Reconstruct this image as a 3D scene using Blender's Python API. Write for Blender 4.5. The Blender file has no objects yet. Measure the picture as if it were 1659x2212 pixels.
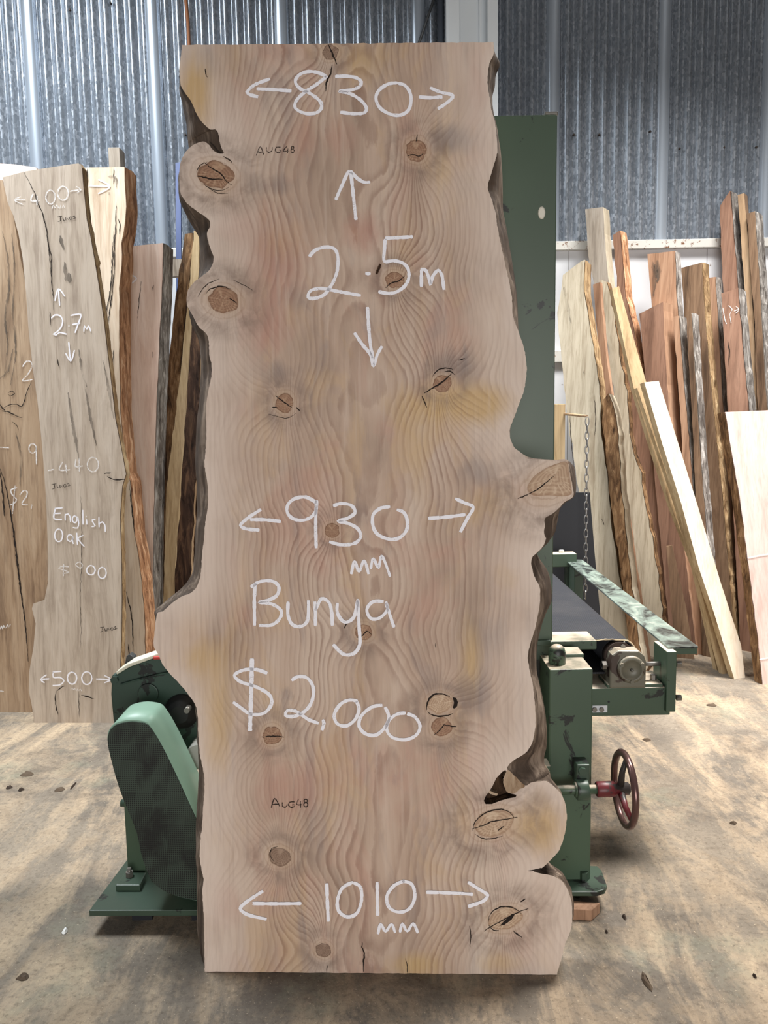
import bpy, bmesh, math, random
from mathutils import Vector, Matrix, noise as mnoise
from mathutils.geometry import delaunay_2d_cdt
random.seed(7)
SC = bpy.context.scene
COL = SC.collection

# ------------------------------------------------------------------ camera
IW, IH, F = 1659.0, 2212.0, 1700.0
PITCH, ROLL, CAMH = math.atan(0.1147), 0.018, 1.479
cam_d = bpy.data.cameras.new('camera')
cam_d.sensor_fit = 'VERTICAL'; cam_d.sensor_height = 36.0
cam_d.lens = 36.0 * F / IH
cam_d.clip_start = 0.05
cam = bpy.data.objects.new('camera', cam_d); COL.objects.link(cam)
fw = Vector((0, math.cos(PITCH), -math.sin(PITCH)))
up0 = Vector((0, math.sin(PITCH), math.cos(PITCH)))
rt0 = Vector((1, 0, 0))
# scene leans a little anticlockwise in the picture
rt = rt0 * math.cos(ROLL) - up0 * math.sin(ROLL)
up = up0 * math.cos(ROLL) + rt0 * math.sin(ROLL)
CP = Vector((0, 0, CAMH))
M = Matrix.Identity(4)
for i in range(3):
    M[i][0], M[i][1], M[i][2], M[i][3] = rt[i], up[i], -fw[i], CP[i]
cam.matrix_world = M
SC.camera = cam

# ------------------------------------------------------------------ world, lights, exposure
w = bpy.data.worlds.new('world'); SC.world = w; w.use_nodes = True
bg = w.node_tree.nodes['Background']
bg.inputs[0].default_value = (0.90, 0.96, 1.0, 1); bg.inputs[1].default_value = 0.08
def area(name, loc, aim, sx, sy, power, col, spread=180):
    l = bpy.data.lights.new(name, 'AREA'); l.shape = 'RECTANGLE'; l.size = sx; l.size_y = sy
    l.energy = power; l.color = col; l.spread = math.radians(spread)
    o = bpy.data.objects.new(name, l); COL.objects.link(o); o.location = loc
    o.rotation_euler = (Vector(aim) - Vector(loc)).to_track_quat('-Z', 'Y').to_euler()
    return o
ROOF_Z = 5.3
area('skylight_lamp', (2.2, 3.7, ROOF_Z - .1), (1.9, 3.7, 0), 1.0, 1.4, 165, (1.0, .97, .93), 90)
area('skylight_lamp', (-2.4, 3.55, ROOF_Z - .1), (-2.3, 3.8, 0), 1.4, 1.6, 185, (.90, .96, 1.0), 135)
area('doorway_daylight', (.6, -4.8, 1.35), (0, 2, 1.45), 4.5, 2.3, 230, (1.0, .97, .945))
SC.view_settings.view_transform = 'Standard'; SC.view_settings.look = 'None'
SC.view_settings.gamma = 1.0; SC.view_settings.use_curve_mapping = False
SC.view_settings.exposure = 0.33

# ------------------------------------------------------------------ pixel helpers (real depths are always given)
def ray(x, y):
    return rt * ((x - IW / 2) / F) + up * ((IH / 2 - y) / F) + fw
def at_Y(x, y, Y):
    r = ray(x, y); return CP + r * ((Y - CP.y) / r.y)
def at_X(x, y, X):
    r = ray(x, y); return CP + r * ((X - CP.x) / r.x)
def at_Z(x, y, Z):
    r = ray(x, y); return CP + r * ((Z - CP.z) / r.z)
def on_plane(x, y, p0, n):
    r = ray(x, y); return CP + r * ((p0 - CP).dot(n) / r.dot(n))
def proj(p):
    d = Vector(p) - CP; z = d.dot(fw)
    return (IW / 2 + F * d.dot(rt) / z, IH / 2 - F * d.dot(up) / z)

# ------------------------------------------------------------------ materials
def lin(c):
    r = []
    for v in c[:3]:
        v /= 255.0
        r.append(v / 12.92 if v <= 0.04045 else ((v + 0.055) / 1.055) ** 2.4)
    return (r[0], r[1], r[2], 1.0)
class NT:
    def __init__(s, name, rough=.7, metal=0.0, spec=.4):
        s.m = bpy.data.materials.new(name); s.m.use_nodes = True
        s.t = s.m.node_tree; s.b = s.t.nodes['Principled BSDF']
        s.b.inputs['Roughness'].default_value = rough; s.b.inputs['Metallic'].default_value = metal
        s.b.inputs['Specular IOR Level'].default_value = spec
        s._tc = None
    def n(s, ty, **kw):
        x = s.t.nodes.new(ty)
        for k, v in kw.items(): setattr(x, k, v)
        return x
    def put(s, sock, v):
        if isinstance(v, bpy.types.NodeSocket): s.t.links.new(v, sock)
        elif v is not None:
            if sock.type == 'RGBA' and len(v) == 3: v = lin(v)
            sock.default_value = v
    def co(s, scale=(1, 1, 1), src='Object', rot=(0, 0, 0), loc=(0, 0, 0)):
        if s._tc is None: s._tc = s.n('ShaderNodeTexCoord')
        mp = s.n('ShaderNodeMapping'); s.t.links.new(s._tc.outputs[src], mp.inputs[0])
        mp.inputs['Scale'].default_value = scale; mp.inputs['Rotation'].default_value = rot
        mp.inputs['Location'].default_value = loc
        return mp.outputs[0]
    def noise(s, vec, scale, detail=4, rough=.55, dist=0):
        x = s.n('ShaderNodeTexNoise'); s.put(x.inputs['Vector'], vec)
        x.inputs['Scale'].default_value = scale; x.inputs['Detail'].default_value = detail
        x.inputs['Roughness'].default_value = rough; x.inputs['Distortion'].default_value = dist
        return x.outputs[0]
    def voro(s, vec, scale, out='Distance', feat='F1'):
        x = s.n('ShaderNodeTexVoronoi', feature=feat); s.put(x.inputs['Vector'], vec)
        x.inputs['Scale'].default_value = scale
        return x.outputs[out]
    def ramp(s, v, stops):
        x = s.n('ShaderNodeValToRGB'); s.put(x.inputs[0], v)
        e = x.color_ramp.elements
        while len(e) < len(stops): e.new(.5)
        for el, (p, c) in zip(e, stops):
            el.position = p
            el.color = (c, c, c, 1) if isinstance(c, (int, float)) else lin(c)
        return x.outputs[0]
    def mix(s, f, a, b, mode='MIX'):
        x = s.n('ShaderNodeMix', data_type='RGBA', blend_type=mode)
        s.put(x.inputs[0], f); s.put(x.inputs[6], a); s.put(x.inputs[7], b)
        return x.outputs[2]
    def math(s, op, a, b=None, clamp=False):
        x = s.n('ShaderNodeMath', operation=op, use_clamp=clamp)
        s.put(x.inputs[0], a)
        if b is not None: s.put(x.inputs[1], b)
        return x.outputs[0]
    def mr(s, v, a, b, c=0.0, d=1.0):
        x = s.n('ShaderNodeMapRange'); s.put(x.inputs[0], v)
        for i, q in enumerate((a, b, c, d)): x.inputs[i + 1].default_value = q
        return x.outputs[0]
    def attr(s, name):
        x = s.n('ShaderNodeAttribute', attribute_name=name); return x.outputs['Fac']
    def col(s, v): s.put(s.b.inputs['Base Color'], v); return s
    def bump(s, h, strength=.3, dist=.01):
        x = s.n('ShaderNodeBump'); x.inputs['Strength'].default_value = strength; x.inputs['Distance'].default_value = dist
        s.put(x.inputs['Height'], h); s.t.links.new(x.outputs[0], s.b.inputs['Normal']); return s

def flat(name, c, rough=.6, metal=0.0, spec=.4):
    return NT(name, rough, metal, spec).col(lin(c)).m
def wood(name, base, dark, light, seed=0, streak=1.0, rough=.75):
    t = NT(name, rough, spec=.25)
    warp = t.noise(t.co((5, 5, 1.2), loc=(seed * 5.1, 2, 1)), 1.0, 3)
    sep = t.n('ShaderNodeVectorMath', operation='ADD'); t.put(sep.inputs[0], t.co((24, 24, .9), loc=(seed * 3.1, seed * 1.7, seed)))
    cmb = t.n('ShaderNodeCombineXYZ'); t.put(cmb.inputs[0], t.math('MULTIPLY', warp, 4.0)); t.put(sep.inputs[1], cmb.outputs[0])
    a = t.noise(sep.outputs[0], 1.0, 6, .65, .3)
    fine = t.noise(t.co((90, 90, 2.0), loc=(seed, 0, 0)), 1.0, 4, .65)
    low = t.noise(t.co((3.5, 3.5, .8), loc=(seed * 2.3, 4, 0)), 1.0, 4, .6, .4)
    blot = t.noise(t.co((9, 9, 2.2), loc=(seed * 1.3, 8, 3)), 1.0, 5, .65, .6)
    c = t.ramp(a, [(.3, dark), (.48, base), (.72, light)])
    c = t.mix(t.mr(low, .4, .65, 0, .5), c, light)
    c = t.mix(t.mr(blot, .55, .72, 0, .5 * streak), c, dark)
    c = t.mix(t.mr(fine, .5, .7, 0, .5 * streak), c, dark)
    t.col(c); t.bump(fine, .2, .004)
    return t.m
def bark(name, base, dark, light, seed=0):
    t = NT(name, .9, spec=.15)
    v = t.co((30, 30, 6), loc=(seed, seed * 2, 0)); a = t.noise(v, 1.0, 6, .65, 1.0)
    v2 = t.co((8, 8, 3), loc=(seed, 1, 0)); b = t.noise(v2, 1.0, 3)
    c = t.ramp(a, [(.32, dark), (.52, base), (.72, light)])
    c = t.mix(t.mr(b, .5, .72, 0, .6), c, dark)
    t.col(c); t.bump(a, .9, .012); return t.m
def green_paint(name='green_paint', base=(66, 84, 68), chip=(26, 30, 27), amount=.63, dust=0, dcol=(205, 188, 168)):
    t = NT(name, .42, spec=.45)
    v = t.co(); a = t.noise(v, 9, 6, .6, .6); b = t.noise(v, 2.2, 2)
    c = t.mix(t.mr(b, .3, .7), base, tuple(int(x * 1.12) for x in base))
    c = t.mix(t.ramp(a, [(amount, 0), (amount + .02, 1)]), c, chip)
    if dust:
        geo = t.n('ShaderNodeNewGeometry'); sep = t.n('ShaderNodeSeparateXYZ'); t.t.links.new(geo.outputs['Normal'], sep.inputs[0])
        d = t.math('MULTIPLY', t.mr(sep.outputs[2], .5, .9), t.mr(t.noise(v, 14, 4), .35, .55, .35, .95))
        c = t.mix(d, c, dcol)
    t.col(c); return t.m

# ------------------------------------------------------------------ mesh helpers
class MB:
    def __init__(s): s.v = []; s.f = []; s.m = []; s.sm = []
    def add(s, vs, fs, mi=0, smooth=False):
        o = len(s.v); s.v += [Vector(p) for p in vs]
        for f in fs: s.f.append([o + i for i in f]); s.m.append(mi); s.sm.append(smooth)
        return s
    def box(s, x0, x1, y0, y1, z0, z1, mi=0):
        vs = [(x, y, z) for z in (z0, z1) for y in (y0, y1) for x in (x0, x1)]
        return s.add(vs, [(0, 2, 3, 1), (4, 5, 7, 6), (0, 1, 5, 4), (2, 6, 7, 3), (0, 4, 6, 2), (1, 3, 7, 5)], mi)
    def prism(s, poly, ext, mi=0, smi=None, smooth=False):
        n = len(poly); ext = Vector(ext); a = [Vector(p) for p in poly]
        s.add(a + [p + ext for p in a], [tuple(range(n)), tuple(range(2 * n - 1, n - 1, -1))], mi)
        o = len(s.v) - 2 * n
        for i in range(n):
            j = (i + 1) % n
            s.f.append([o + i, o + i + n, o + j + n, o + j]); s.m.append(mi if smi is None else smi); s.sm.append(smooth)
        return s
    def rings(s, rings, mi=0, cap=True, closed=False, smooth=True):
        n = len(rings[0]); o = len(s.v)
        for r in rings: s.v += [Vector(p) for p in r]
        k = len(rings)
        for i in range(k if closed else k - 1):
            a = o + i * n; b = o + ((i + 1) % k) * n
            for j in range(n):
                q = (j + 1) % n
                s.f.append([a + j, a + q, b + q, b + j]); s.m.append(mi); s.sm.append(smooth)
        if cap and not closed:
            s.f.append([o + j for j in range(n - 1, -1, -1)]); s.m.append(mi); s.sm.append(False)
            e = o + (k - 1) * n
            s.f.append([e + j for j in range(n)]); s.m.append(mi); s.sm.append(False)
        return s
    def lathe(s, p0, axis, prof, n=20, mi=0, cap=True):
        p0 = Vector(p0); ax = Vector(axis).normalized()
        a = ax.orthogonal().normalized(); b = ax.cross(a)
        return s.rings([[p0 + ax * t + (a * math.cos(2 * math.pi * k / n) + b * math.sin(2 * math.pi * k / n)) * r for k in range(n)] for t, r in prof], mi, cap)
    def cyl(s, p0, p1, r, n=16, mi=0):
        d = Vector(p1) - Vector(p0); return s.lathe(p0, d, [(0, r), (d.length, r)], n, mi)
    def tube(s, pts, r, n=8, mi=0, closed=False):
        pts = [Vector(p) for p in pts]; k = len(pts); rs = []; prev = None
        for i, p in enumerate(pts):
            if closed: d = pts[(i + 1) % k] - pts[i - 1]
            else: d = pts[min(i + 1, k - 1)] - pts[max(i - 1, 0)]
            d.normalize()
            if prev is None: a = d.orthogonal().normalized()
            else:
                a = prev - d * prev.dot(d)
                a = a.normalized() if a.length > 1e-6 else d.orthogonal().normalized()
            prev = a; b = d.cross(a)
            rr = r[i] if isinstance(r, (list, tuple)) else r
            rs.append([p + (a * math.cos(2 * math.pi * j / n) + b * math.sin(2 * math.pi * j / n)) * rr for j in range(n)])
        return s.rings(rs, mi, True, closed)
    def hexnut(s, p0, p1, r, mi=0):
        d = Vector(p1) - Vector(p0); s.lathe(p0, d, [(0, r), (d.length, r)], 6, mi)
        for i in range(len(s.sm) - 8, len(s.sm)): s.sm[i] = False
        return s
    def build(s, name, mats, parent=None, base=None, bev=0, fix=True):
        if not isinstance(mats, (list, tuple)): mats = [mats]
        off = Vector((0, 0, 0))
        if parent is not None: off = WB.get(parent.name, Vector((0, 0, 0)))
        elif base is not None: off = Vector(base)
        me = bpy.data.meshes.new(name)
        me.from_pydata([tuple(p - off) for p in s.v], [], s.f)
        for m in mats: me.materials.append(m)
        me.polygons.foreach_set('material_index', s.m)
        me.polygons.foreach_set('use_smooth', s.sm)
        if fix:
            bm = bmesh.new(); bm.from_mesh(me); bmesh.ops.recalc_face_normals(bm, faces=bm.faces); bm.to_mesh(me); bm.free()
        me.update()
        o = bpy.data.objects.new(name, me); COL.objects.link(o)
        if parent is not None:
            o.parent = parent
            if parent.type == 'MESH' and parent.parent is None or parent.type == 'EMPTY': pass
        else: o.location = off
        WB[o.name] = off
        if bev:
            b = o.modifiers.new('bevel', 'BEVEL'); b.width = bev; b.segments = 2; b.limit_method = 'ANGLE'; b.angle_limit = math.radians(40)
        return o
WB = {}
def thing(name, loc, label, cat, group=None):
    o = bpy.data.objects.new(name, None); COL.objects.link(o); o.location = loc; o.empty_display_size = .1
    WB[o.name] = Vector(loc); tag(o, label, cat, group); return o
def tag(o, label=None, cat=None, group=None, kind=None):
    if label: o['label'] = label
    if cat: o['category'] = cat
    if group: o['group'] = group
    if kind: o['kind'] = kind
    return o
def crom(pts, step, keep=()):
    """Catmull-Rom through points, about `step` apart"""
    out = []; n = len(pts)
    for i in range(n - 1):
        p0 = Vector(pts[max(i - 1, 0)]); p1 = Vector(pts[i]); p2 = Vector(pts[i + 1]); p3 = Vector(pts[min(i + 2, n - 1)])
        L = (p2 - p1).length; k = max(1, int(round(L / step)))
        m1 = (p2 - p0) * .5; m2 = (p3 - p1) * .5
        if m1.length > L * 1.0: m1 *= L * 1.0 / m1.length
        if m2.length > L * 1.0: m2 *= L * 1.0 / m2.length
        for j in range(k):
            t = j / k; t2 = t * t; t3 = t2 * t
            out.append(p1 * (2 * t3 - 3 * t2 + 1) + m1 * (t3 - 2 * t2 + t) + p2 * (-2 * t3 + 3 * t2) + m2 * (t3 - t2))
    out.append(Vector(pts[-1])); return out
def interp(tab, y):
    for (y0, x0), (y1, x1) in zip(tab, tab[1:]):
        if y0 <= y <= y1: return x0 + (x1 - x0) * (y - y0) / max(1e-6, y1 - y0)
    return None
def pip(x, y, poly):
    c = False; n = len(poly); j = n - 1
    for i in range(n):
        xi, yi = poly[i][0], poly[i][1]; xj, yj = poly[j][0], poly[j][1]
        if (yi > y) != (yj > y) and x < (xj - xi) * (y - yi) / (yj - yi) + xi: c = not c
        j = i
    return c


# ------------------------------------------------------------------ setting
WALL_Y = 5.6
def mat_floor():
    t = NT('dusty_concrete', .85, spec=.25)
    v = t.co()
    big = t.noise(v, 1.3, 8, .68, .6); mid = t.noise(v, 7, 8, .72, .5); fine = t.noise(v, 60, 6, .75)
    strk = t.noise(t.co((1.8, .5, 1), rot=(0, 0, .7)), 2.6, 9, .72, .6)
    c = t.ramp(big, [(.32, (88, 82, 76)), (.48, (118, 109, 98)), (.68, (146, 134, 118))])
    dust = t.mr(t.math('ADD', t.math('MULTIPLY', strk, .65), t.math('MULTIPLY', mid, .35)), .46, .58, 0, .85)
    c = t.mix(dust, c, (186, 165, 138))
    stain = t.mr(t.noise(t.co(loc=(3.3, 7.7, 0)), 1.9, 9, .74, .4), .52, .66, 0, .8)
    c = t.mix(stain, c, (90, 82, 75))
    c = t.mix(t.mr(t.noise(t.co(loc=(13.3, 1.7, 0)), 2.3, 6, .65), .56, .68, 0, .4), c, (140, 142, 122))
    c = t.mix(t.mr(mid, .5, .66, 0, .5), c, (104, 92, 80))
    c = t.mix(t.mr(fine, .5, .68, 0, .6), c, (82, 72, 62))
    c = t.mix(t.mr(t.noise(v, 140, 3, .6), .64, .74, 0, .7), c, (214, 196, 170))
    t.col(c); t.bump(t.math('ADD', t.math('MULTIPLY', mid, .5), fine), .5, .006)
    return t.m
def mat_galv():
    t = NT('galvanised_iron', .36, .55, .5)
    v = t.co((1, 1, .55)); sp = t.voro(v, 85, 'Color'); n = t.noise(t.co((1, 1, .4)), 9, 4)
    bw = t.n('ShaderNodeRGBToBW'); t.put(bw.inputs[0], sp)
    c = t.ramp(bw.outputs[0], [(.2, (136, 144, 154)), (.55, (148, 156, 166)), (.85, (166, 172, 181))])
    c = t.mix(t.mr(n, .4, .7, 0, .35), c, (128, 132, 140))
    t.col(c); t.put(t.b.inputs['Roughness'], t.mr(bw.outputs[0], .2, .8, .22, .36)); return t.m
M_GALV = mat_galv()
M_LAP = NT('bright_zinc', .3, .5).col((178, 188, 200)).m
def mat_white_wall():
    t = NT('white_sheeting', .55, spec=.35)
    v = t.co(); c = t.mix(t.mr(t.noise(v, 2, 4), .4, .7, 0, .4), (222, 224, 228), (196, 199, 206))
    c = t.mix(t.ramp(t.noise(v, 16, 4, .7), [(.68, 0), (.71, 1)]), c, (120, 100, 84))
    t.col(c); return t.m
M_WHITE = mat_white_wall()
def mat_girt():
    t = NT('cream_channel', .5, spec=.4)
    v = t.co(); c = t.mix(t.ramp(t.noise(v, 30, 4, .7), [(.58, 0), (.64, 1)]), (206, 204, 198), (120, 84, 60)); t.col(c); return t.m
M_GIRT = mat_girt()
M_STEEL_POST = NT('zinc_post', .3, .05).col((234, 240, 244)).m

o = MB().box(-6, 5, -3, WALL_Y, -.08, 0).build('floor', mat_floor()); tag(o, 'dusty concrete workshop floor with sawdust drifts', kind='structure')
zg0 = at_Y(1300, 540, WALL_Y - .05).z; zg1 = at_Y(1300, 521, WALL_Y - .05).z
wall = MB().box(-5.2, 4.0, WALL_Y + .02, WALL_Y + .08, 0, 5.5).build('wall_back', M_GALV); tag(wall, 'back wall of galvanised corrugated iron above white sheeting', kind='structure')
edges_px = [-740, -470, -205, 62, 325, 600, 890, 1178, 1415, 1641, 1870, 2090]
ex = [at_Y(x, 250, WALL_Y).x for x in edges_px]
rs = random.Random(3)
for i in range(len(ex) - 1):
    x0, x1 = ex[i], ex[i + 1] + .03
    n = max(3, round((x1 - x0 - .10) / .081)); mb = MB(); prof = []
    dy = rs.uniform(-.004, .004) - (.006 if i % 2 else 0)
    pitch = (x1 - x0 - .10) / n
    prof += [(x0, 0), (x0 + .006, -.016), (x0 + .014, -.026), (x0 + .045, -.03), (x0 + .076, -.026), (x0 + .09, -.012), (x0 + .10, .006)]
    for k in range(n * 12 + 1):
        a = k / 12 * 2 * math.pi
        prof.append((x0 + .10 + k / 12 * pitch, .010 - .0165 * (.5 - .5 * math.cos(a)) ** .7 * 1.9))
    vs = []
    for z in (zg1 - .02, 3.6, 5.28):
        for (x, y) in prof: vs.append((x, WALL_Y - .012 + y + dy + rs.uniform(0, .004) * 0, z))
    m = len(prof)
    fs = [(r * m + k, r * m + k + 1, (r + 1) * m + k + 1, (r + 1) * m + k) for r in range(2) for k in range(m - 1)]
    mb.add(vs, fs, 0, True); so = mb.build('corrugated_sheet', M_GALV, wall, fix=False)
    st_ = MB(); pp_ = [(x0 - .004, .0), (x0 + .004, -.02), (x0 + .016, -.034), (x0 + .045, -.041), (x0 + .072, -.036), (x0 + .086, -.022), (x0 + .094, .0)]
    vs = [(x, WALL_Y - .012 + y + dy, z) for z in (zg1 - .01, 5.28) for x, y in pp_]; q_ = len(pp_)
    st_.add(vs, [(k, k + 1, q_ + k + 1, q_ + k) for k in range(q_ - 1)], 0, True); st_.build('lap_strip', M_LAP, wall, fix=False)
# roofing screws on the sheets
sc_m = flat('screw_head', (70, 62, 58), .5, .5)
for (x, y) in [(66, 35), (150, 20), (238, 5), (313, 5), (332, 350), (1062 + 40, 305), (1138, 290), (1240, 290), (1295, 290), (1334, 285), (1405, 283), (1469, 320), (1565, 318), (1635, 317), (400, 290)]:
    p = at_Y(x, y, WALL_Y - .035); MB().lathe(p, (0, 1, 0), [(0, .003), (.003, .007), (.02, .007)], 8).build('roofing_screw', sc_m, wall)
lower = MB().box(-5.2, 4.0, WALL_Y - .03, WALL_Y + .02, 0, zg0).build('white_lining', M_WHITE, wall)
for k in range(9):
    x = -4.4 + k * .95; MB().box(x, x + .004, WALL_Y - .0305, WALL_Y - .028, 0, zg0).build('lining_joint', flat('joint_line', (120, 118, 116)), wall)
MB().box(-5.2, 4.0, WALL_Y - .075, WALL_Y - .0305, zg0, zg1).build('girt_channel', M_GIRT, wall, bev=.004)
zt0 = at_Y(1205, 783, WALL_Y - .05).z; zt1 = at_Y(1205, 757, WALL_Y - .05).z
o = MB().box(-5.2, 4.0, WALL_Y - .07, WALL_Y - .031, zt0, zt1).build('trim_1', M_GIRT, bev=.004); tag(o, 'cream rail fixed across the white wall lining', kind='structure')
# steel wall post with its lips
pm = thing('trim_2', (at_Y(1015, 300, 5.45).x, 5.45, 0), None, None); pm['kind'] = 'structure'; pm['label'] = 'pale zinc steel post in front of the corrugated wall'
X = lambda px, Y=5.4: at_Y(px, 60, Y).x
MB().box(X(962), X(1071), 5.42, 5.44, 0, 5.28).build('web', M_STEEL_POST, pm)
MB().box(X(962), X(968), 5.34, 5.42, 0, 5.28).build('flange', M_STEEL_POST, pm)
MB().box(X(1066), X(1072), 5.34, 5.42, 0, 5.28).build('flange', M_STEEL_POST, pm)
MB().box(X(968), X(990), 5.335, 5.347, 0, 5.28).build('lip', M_STEEL_POST, pm)
MB().box(X(1050), X(1072), 5.328, 5.339, 0, 5.28).build('lip', M_STEEL_POST, pm)
MB().box(X(1035), X(1041), 5.39, 5.419, 0, 5.28).build('rib', M_STEEL_POST, pm)
p0 = at_Y(952, 60, 5.47); o = MB().cyl((p0.x, 5.47, .02), (p0.x, 5.47, 5.28), .022, 14).build('downpipe', flat('grey_pipe', (104, 110, 120), .35, .5), base=(p0.x, 5.47, 0)); tag(o, 'dark grey pipe running up beside the steel post', 'pipe')
a = at_Y(890, 138, 5.5); b = at_Y(962, -75, 5.5); o = MB().cyl(a, b, .009, 10).build('brace_rod', flat('brace_steel', (82, 84, 86), .5, .5), base=a); tag(o, 'thin slanting steel brace rod above the slab', 'rod')
a = at_Y(400, -120, 5.56); pts = [a, at_Y(401, 0, 5.56), at_Y(406, 50, 5.56), at_Y(408, 97, 5.56), at_Y(410, 240, 5.56)]
o = MB().tube(pts, .011, 8).build('cable', flat('rusty_cable', (150, 96, 62), .6), base=pts[-1]); tag(o, 'rusty orange brown cable hanging down the corrugated wall', 'cable')
p = at_Y(384, 352, 5.45); o = MB().prism([at_Y(379, 352, 5.45), at_Y(390, 350, 5.45), at_Y(392, 700, 5.2), at_Y(393, 1250, 5.15), (at_Y(393, 1380, 5.1).x, 5.1, 0.0), (at_Y(381, 1380, 5.1).x, 5.1, 0.0), at_Y(381, 700, 5.2)], (0, .02, 0)).build('strip', flat('blue_paint', (44, 66, 118), .5), base=(p.x, 5.1, 0)); tag(o, 'narrow dark blue strip standing against the corrugated wall', 'strip')
# rest of the shed, out of the picture but shading it
o = MB().box(-5.3, -5.2, 1.0, WALL_Y, 0, ROOF_Z).build('wall_left', M_GALV); tag(o, 'left shed wall', kind='structure')
o = MB().box(4.0, 4.1, 1.0, WALL_Y, 0, ROOF_Z).build('wall_right', flat('dark_lining', (70, 70, 72))); tag(o, 'right shed wall', kind='structure')
o = MB().box(-5.3, 4.1, -4.0, WALL_Y + .1, ROOF_Z, ROOF_Z + .06).build('ceiling', flat('roof_sheet', (96, 98, 102), .6)); tag(o, 'shed roof', kind='structure')


M_SKY = flat('skylight_sheet', (230, 234, 236), .4)
for nm, x, y in (('window_1', 2.2, 3.7), ('window_2', -2.4, 3.55)):
    o = MB().box(x - .75, x + .75, y - .9, y + .9, ROOF_Z - .05, ROOF_Z).build(nm, M_SKY); tag(o, 'translucent roof skylight sheet', kind='structure')
# ------------------------------------------------------------------ the big slab
BLp = at_Z(442, 2099, 0.001); BRp = at_Z(1203, 2105.5, 0.001)
SU = (BRp - BLp); SU.z = 0; SU.normalize()
back_h = Vector((-SU.y, SU.x, 0))                       # horizontally away from the camera
LEAN = math.radians(6.3)
SVv = Vector((0, 0, 1)) * math.cos(LEAN) + back_h * math.sin(LEAN)
SN = SU.cross(SVv); SN.normalize()                     # towards the camera
if SN.y > 0: SN = -SN
S0 = (BLp + BRp) / 2
THK = .072
def uv(x, y, d=0.0):
    p = on_plane(x, y, S0 - SN * d, SN) - S0
    return Vector((p.dot(SU), p.dot(SVv)))
def S3(u, v, d=0.0):                                    # d: depth into the wood, negative = proud of the face
    return S0 + SU * u + SVv * v - SN * d
LEFT = [(393,97),(391.5,116),(388,141),(387.6,157),(391.5,186),(413,220),(427.6,252),(444.6,272),(455,280),(467,280),(473,295),(476,313),(483,330),(471.7,331),(459,323),(453.6,315),(442,306),(429,308),(413,316),(399,331),(390,351),(387.6,372),(388,396),(390,417),(404,439),(424,455),(444.6,469),(453.6,479),(453,491),(447,505),(450,521),(455,537),(461.6,555),(460,567),(451,585),(435.6,597),(418.6,610),(407,625.6),(403,641),(404,659.5),(415,680),(429,705),(447,723),(451,738.6),(452.5,770),(457,788),(457,809),(452.5,833.5),(447,861),(444.6,888),(446,926),(444.6,967),(442,1003),(446,1030),(449,1055),(450,1067),(449,1094),(444,1124),(440,1166.6),(436,1203),(434,1234),(431,1252.5),(423,1270.5),(410,1282),(394.6,1287.5),(372,1302),(351.6,1321),(341.5,1322.5),(338,1331.6),(334.7,1356),(332,1395),(342.6,1415),(349,1431),(363,1451),(383,1472),(399,1490),(412,1507),(423,1525),(427.4,1550),(428,1578),(430,1612),(433,1637),(440,1668),(442,1699),(440,1724),(438.6,1752),(436.7,1780),(433,1816.5),(431.6,1853),(436,1881),(439.5,1898),(437,1926),(438.6,1959),(440.6,1993),(441.4,2046),(442,2099)]
RIGHT = [(1203,2105.5),(1210.6,2079),(1221,2039),(1232,2012),(1236,1987),(1235,1950),(1229,1929),(1216.7,1907),(1201,1895),(1186,1890),(1167.6,1887),(1152,1881),(1170.6,1875),(1178,1869),(1192,1855),(1207.5,1836.6),(1218,1809),(1223.5,1778),(1223.5,1747),(1216.7,1723),(1204.4,1706),(1192,1695),(1180,1687),(1164.5,1688),(1146,1691),(1136,1697),(1124.5,1689),(1109,1674),(1096,1662),(1098,1653.6),(1112,1641),(1134,1627.5),(1146,1612),(1153.7,1587.5),(1157,1557),(1155,1517),(1152,1486),(1147,1461),(1142.5,1439),(1140,1421),(1142.5,1403),(1147,1385),(1155,1360),(1160.6,1333),(1165,1310),(1166.7,1288),(1165,1265),(1157,1251.6),(1151.5,1236),(1147.7,1217.7),(1149,1205),(1157,1197),(1166,1188),(1175,1177),(1179,1163),(1175,1152),(1177,1134),(1176.4,1120.5),(1186.6,1113.7),(1200,1104.7),(1211.5,1093),(1220.5,1084),(1238.6,1072),(1237.4,1055),(1231.8,1023),(1226,994),(1218,991.6),(1198,994),(1177.5,993),(1150.4,991.6),(1137,990.5),(1133,984),(1121,974.7),(1110,965),(1103.6,951),(1101,931),(1105,915),(1112.7,897),(1119.5,877),(1128.5,854),(1134,834),(1137.5,807),(1137.5,784),(1134,761.5),(1128.5,741),(1121.7,721),(1116,707),(1110.4,689),(1107,673),(1106,646),(1102.5,623.6),(1097,596.5),(1091,569),(1085,541),(1078,509.5),(1072.7,478),(1071.5,462),(1061,428),(1053.5,405.5),(1059,383),(1067,356),(1074,329),(1072.7,297),(1069,265),(1061,234),(1057,206.6),(1053.5,182),(1053.5,166),(1057,136.5),(1065,121),(1067,109),(1066,91)]
LB = [(97,394),(180,392),(206,395),(234,401.6),(265,404),(288,407),(313,410.7),(330,405),(372,387),(396,387),(414,388),(451,406),(473,418.6),(491,430),(521,431.5),(555,431),(577,429),(610,425),(680,411),(693,415),(714,426.5),(736,432),(775,434.4),(831,432),(865,430),(899,425),(944,423),(990,421.5),(1023,423),(1054,426),(1096,426),(1153,421.7),(1198,420.6),(1243,416),(1264,403.6),(1280,388),(1298,365),(1319,342.6),(1323,334),(1331,334),(1345,345),(1500,440),(1530,420),(1556,423),(1584,427),(1620,430),(1685,430),(1738,427.4),(1780,424.6),(1822,423),(1878,424.6),(1948,426),(2004,426),(2046,427),(2077,433),(2100,442)]
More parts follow.
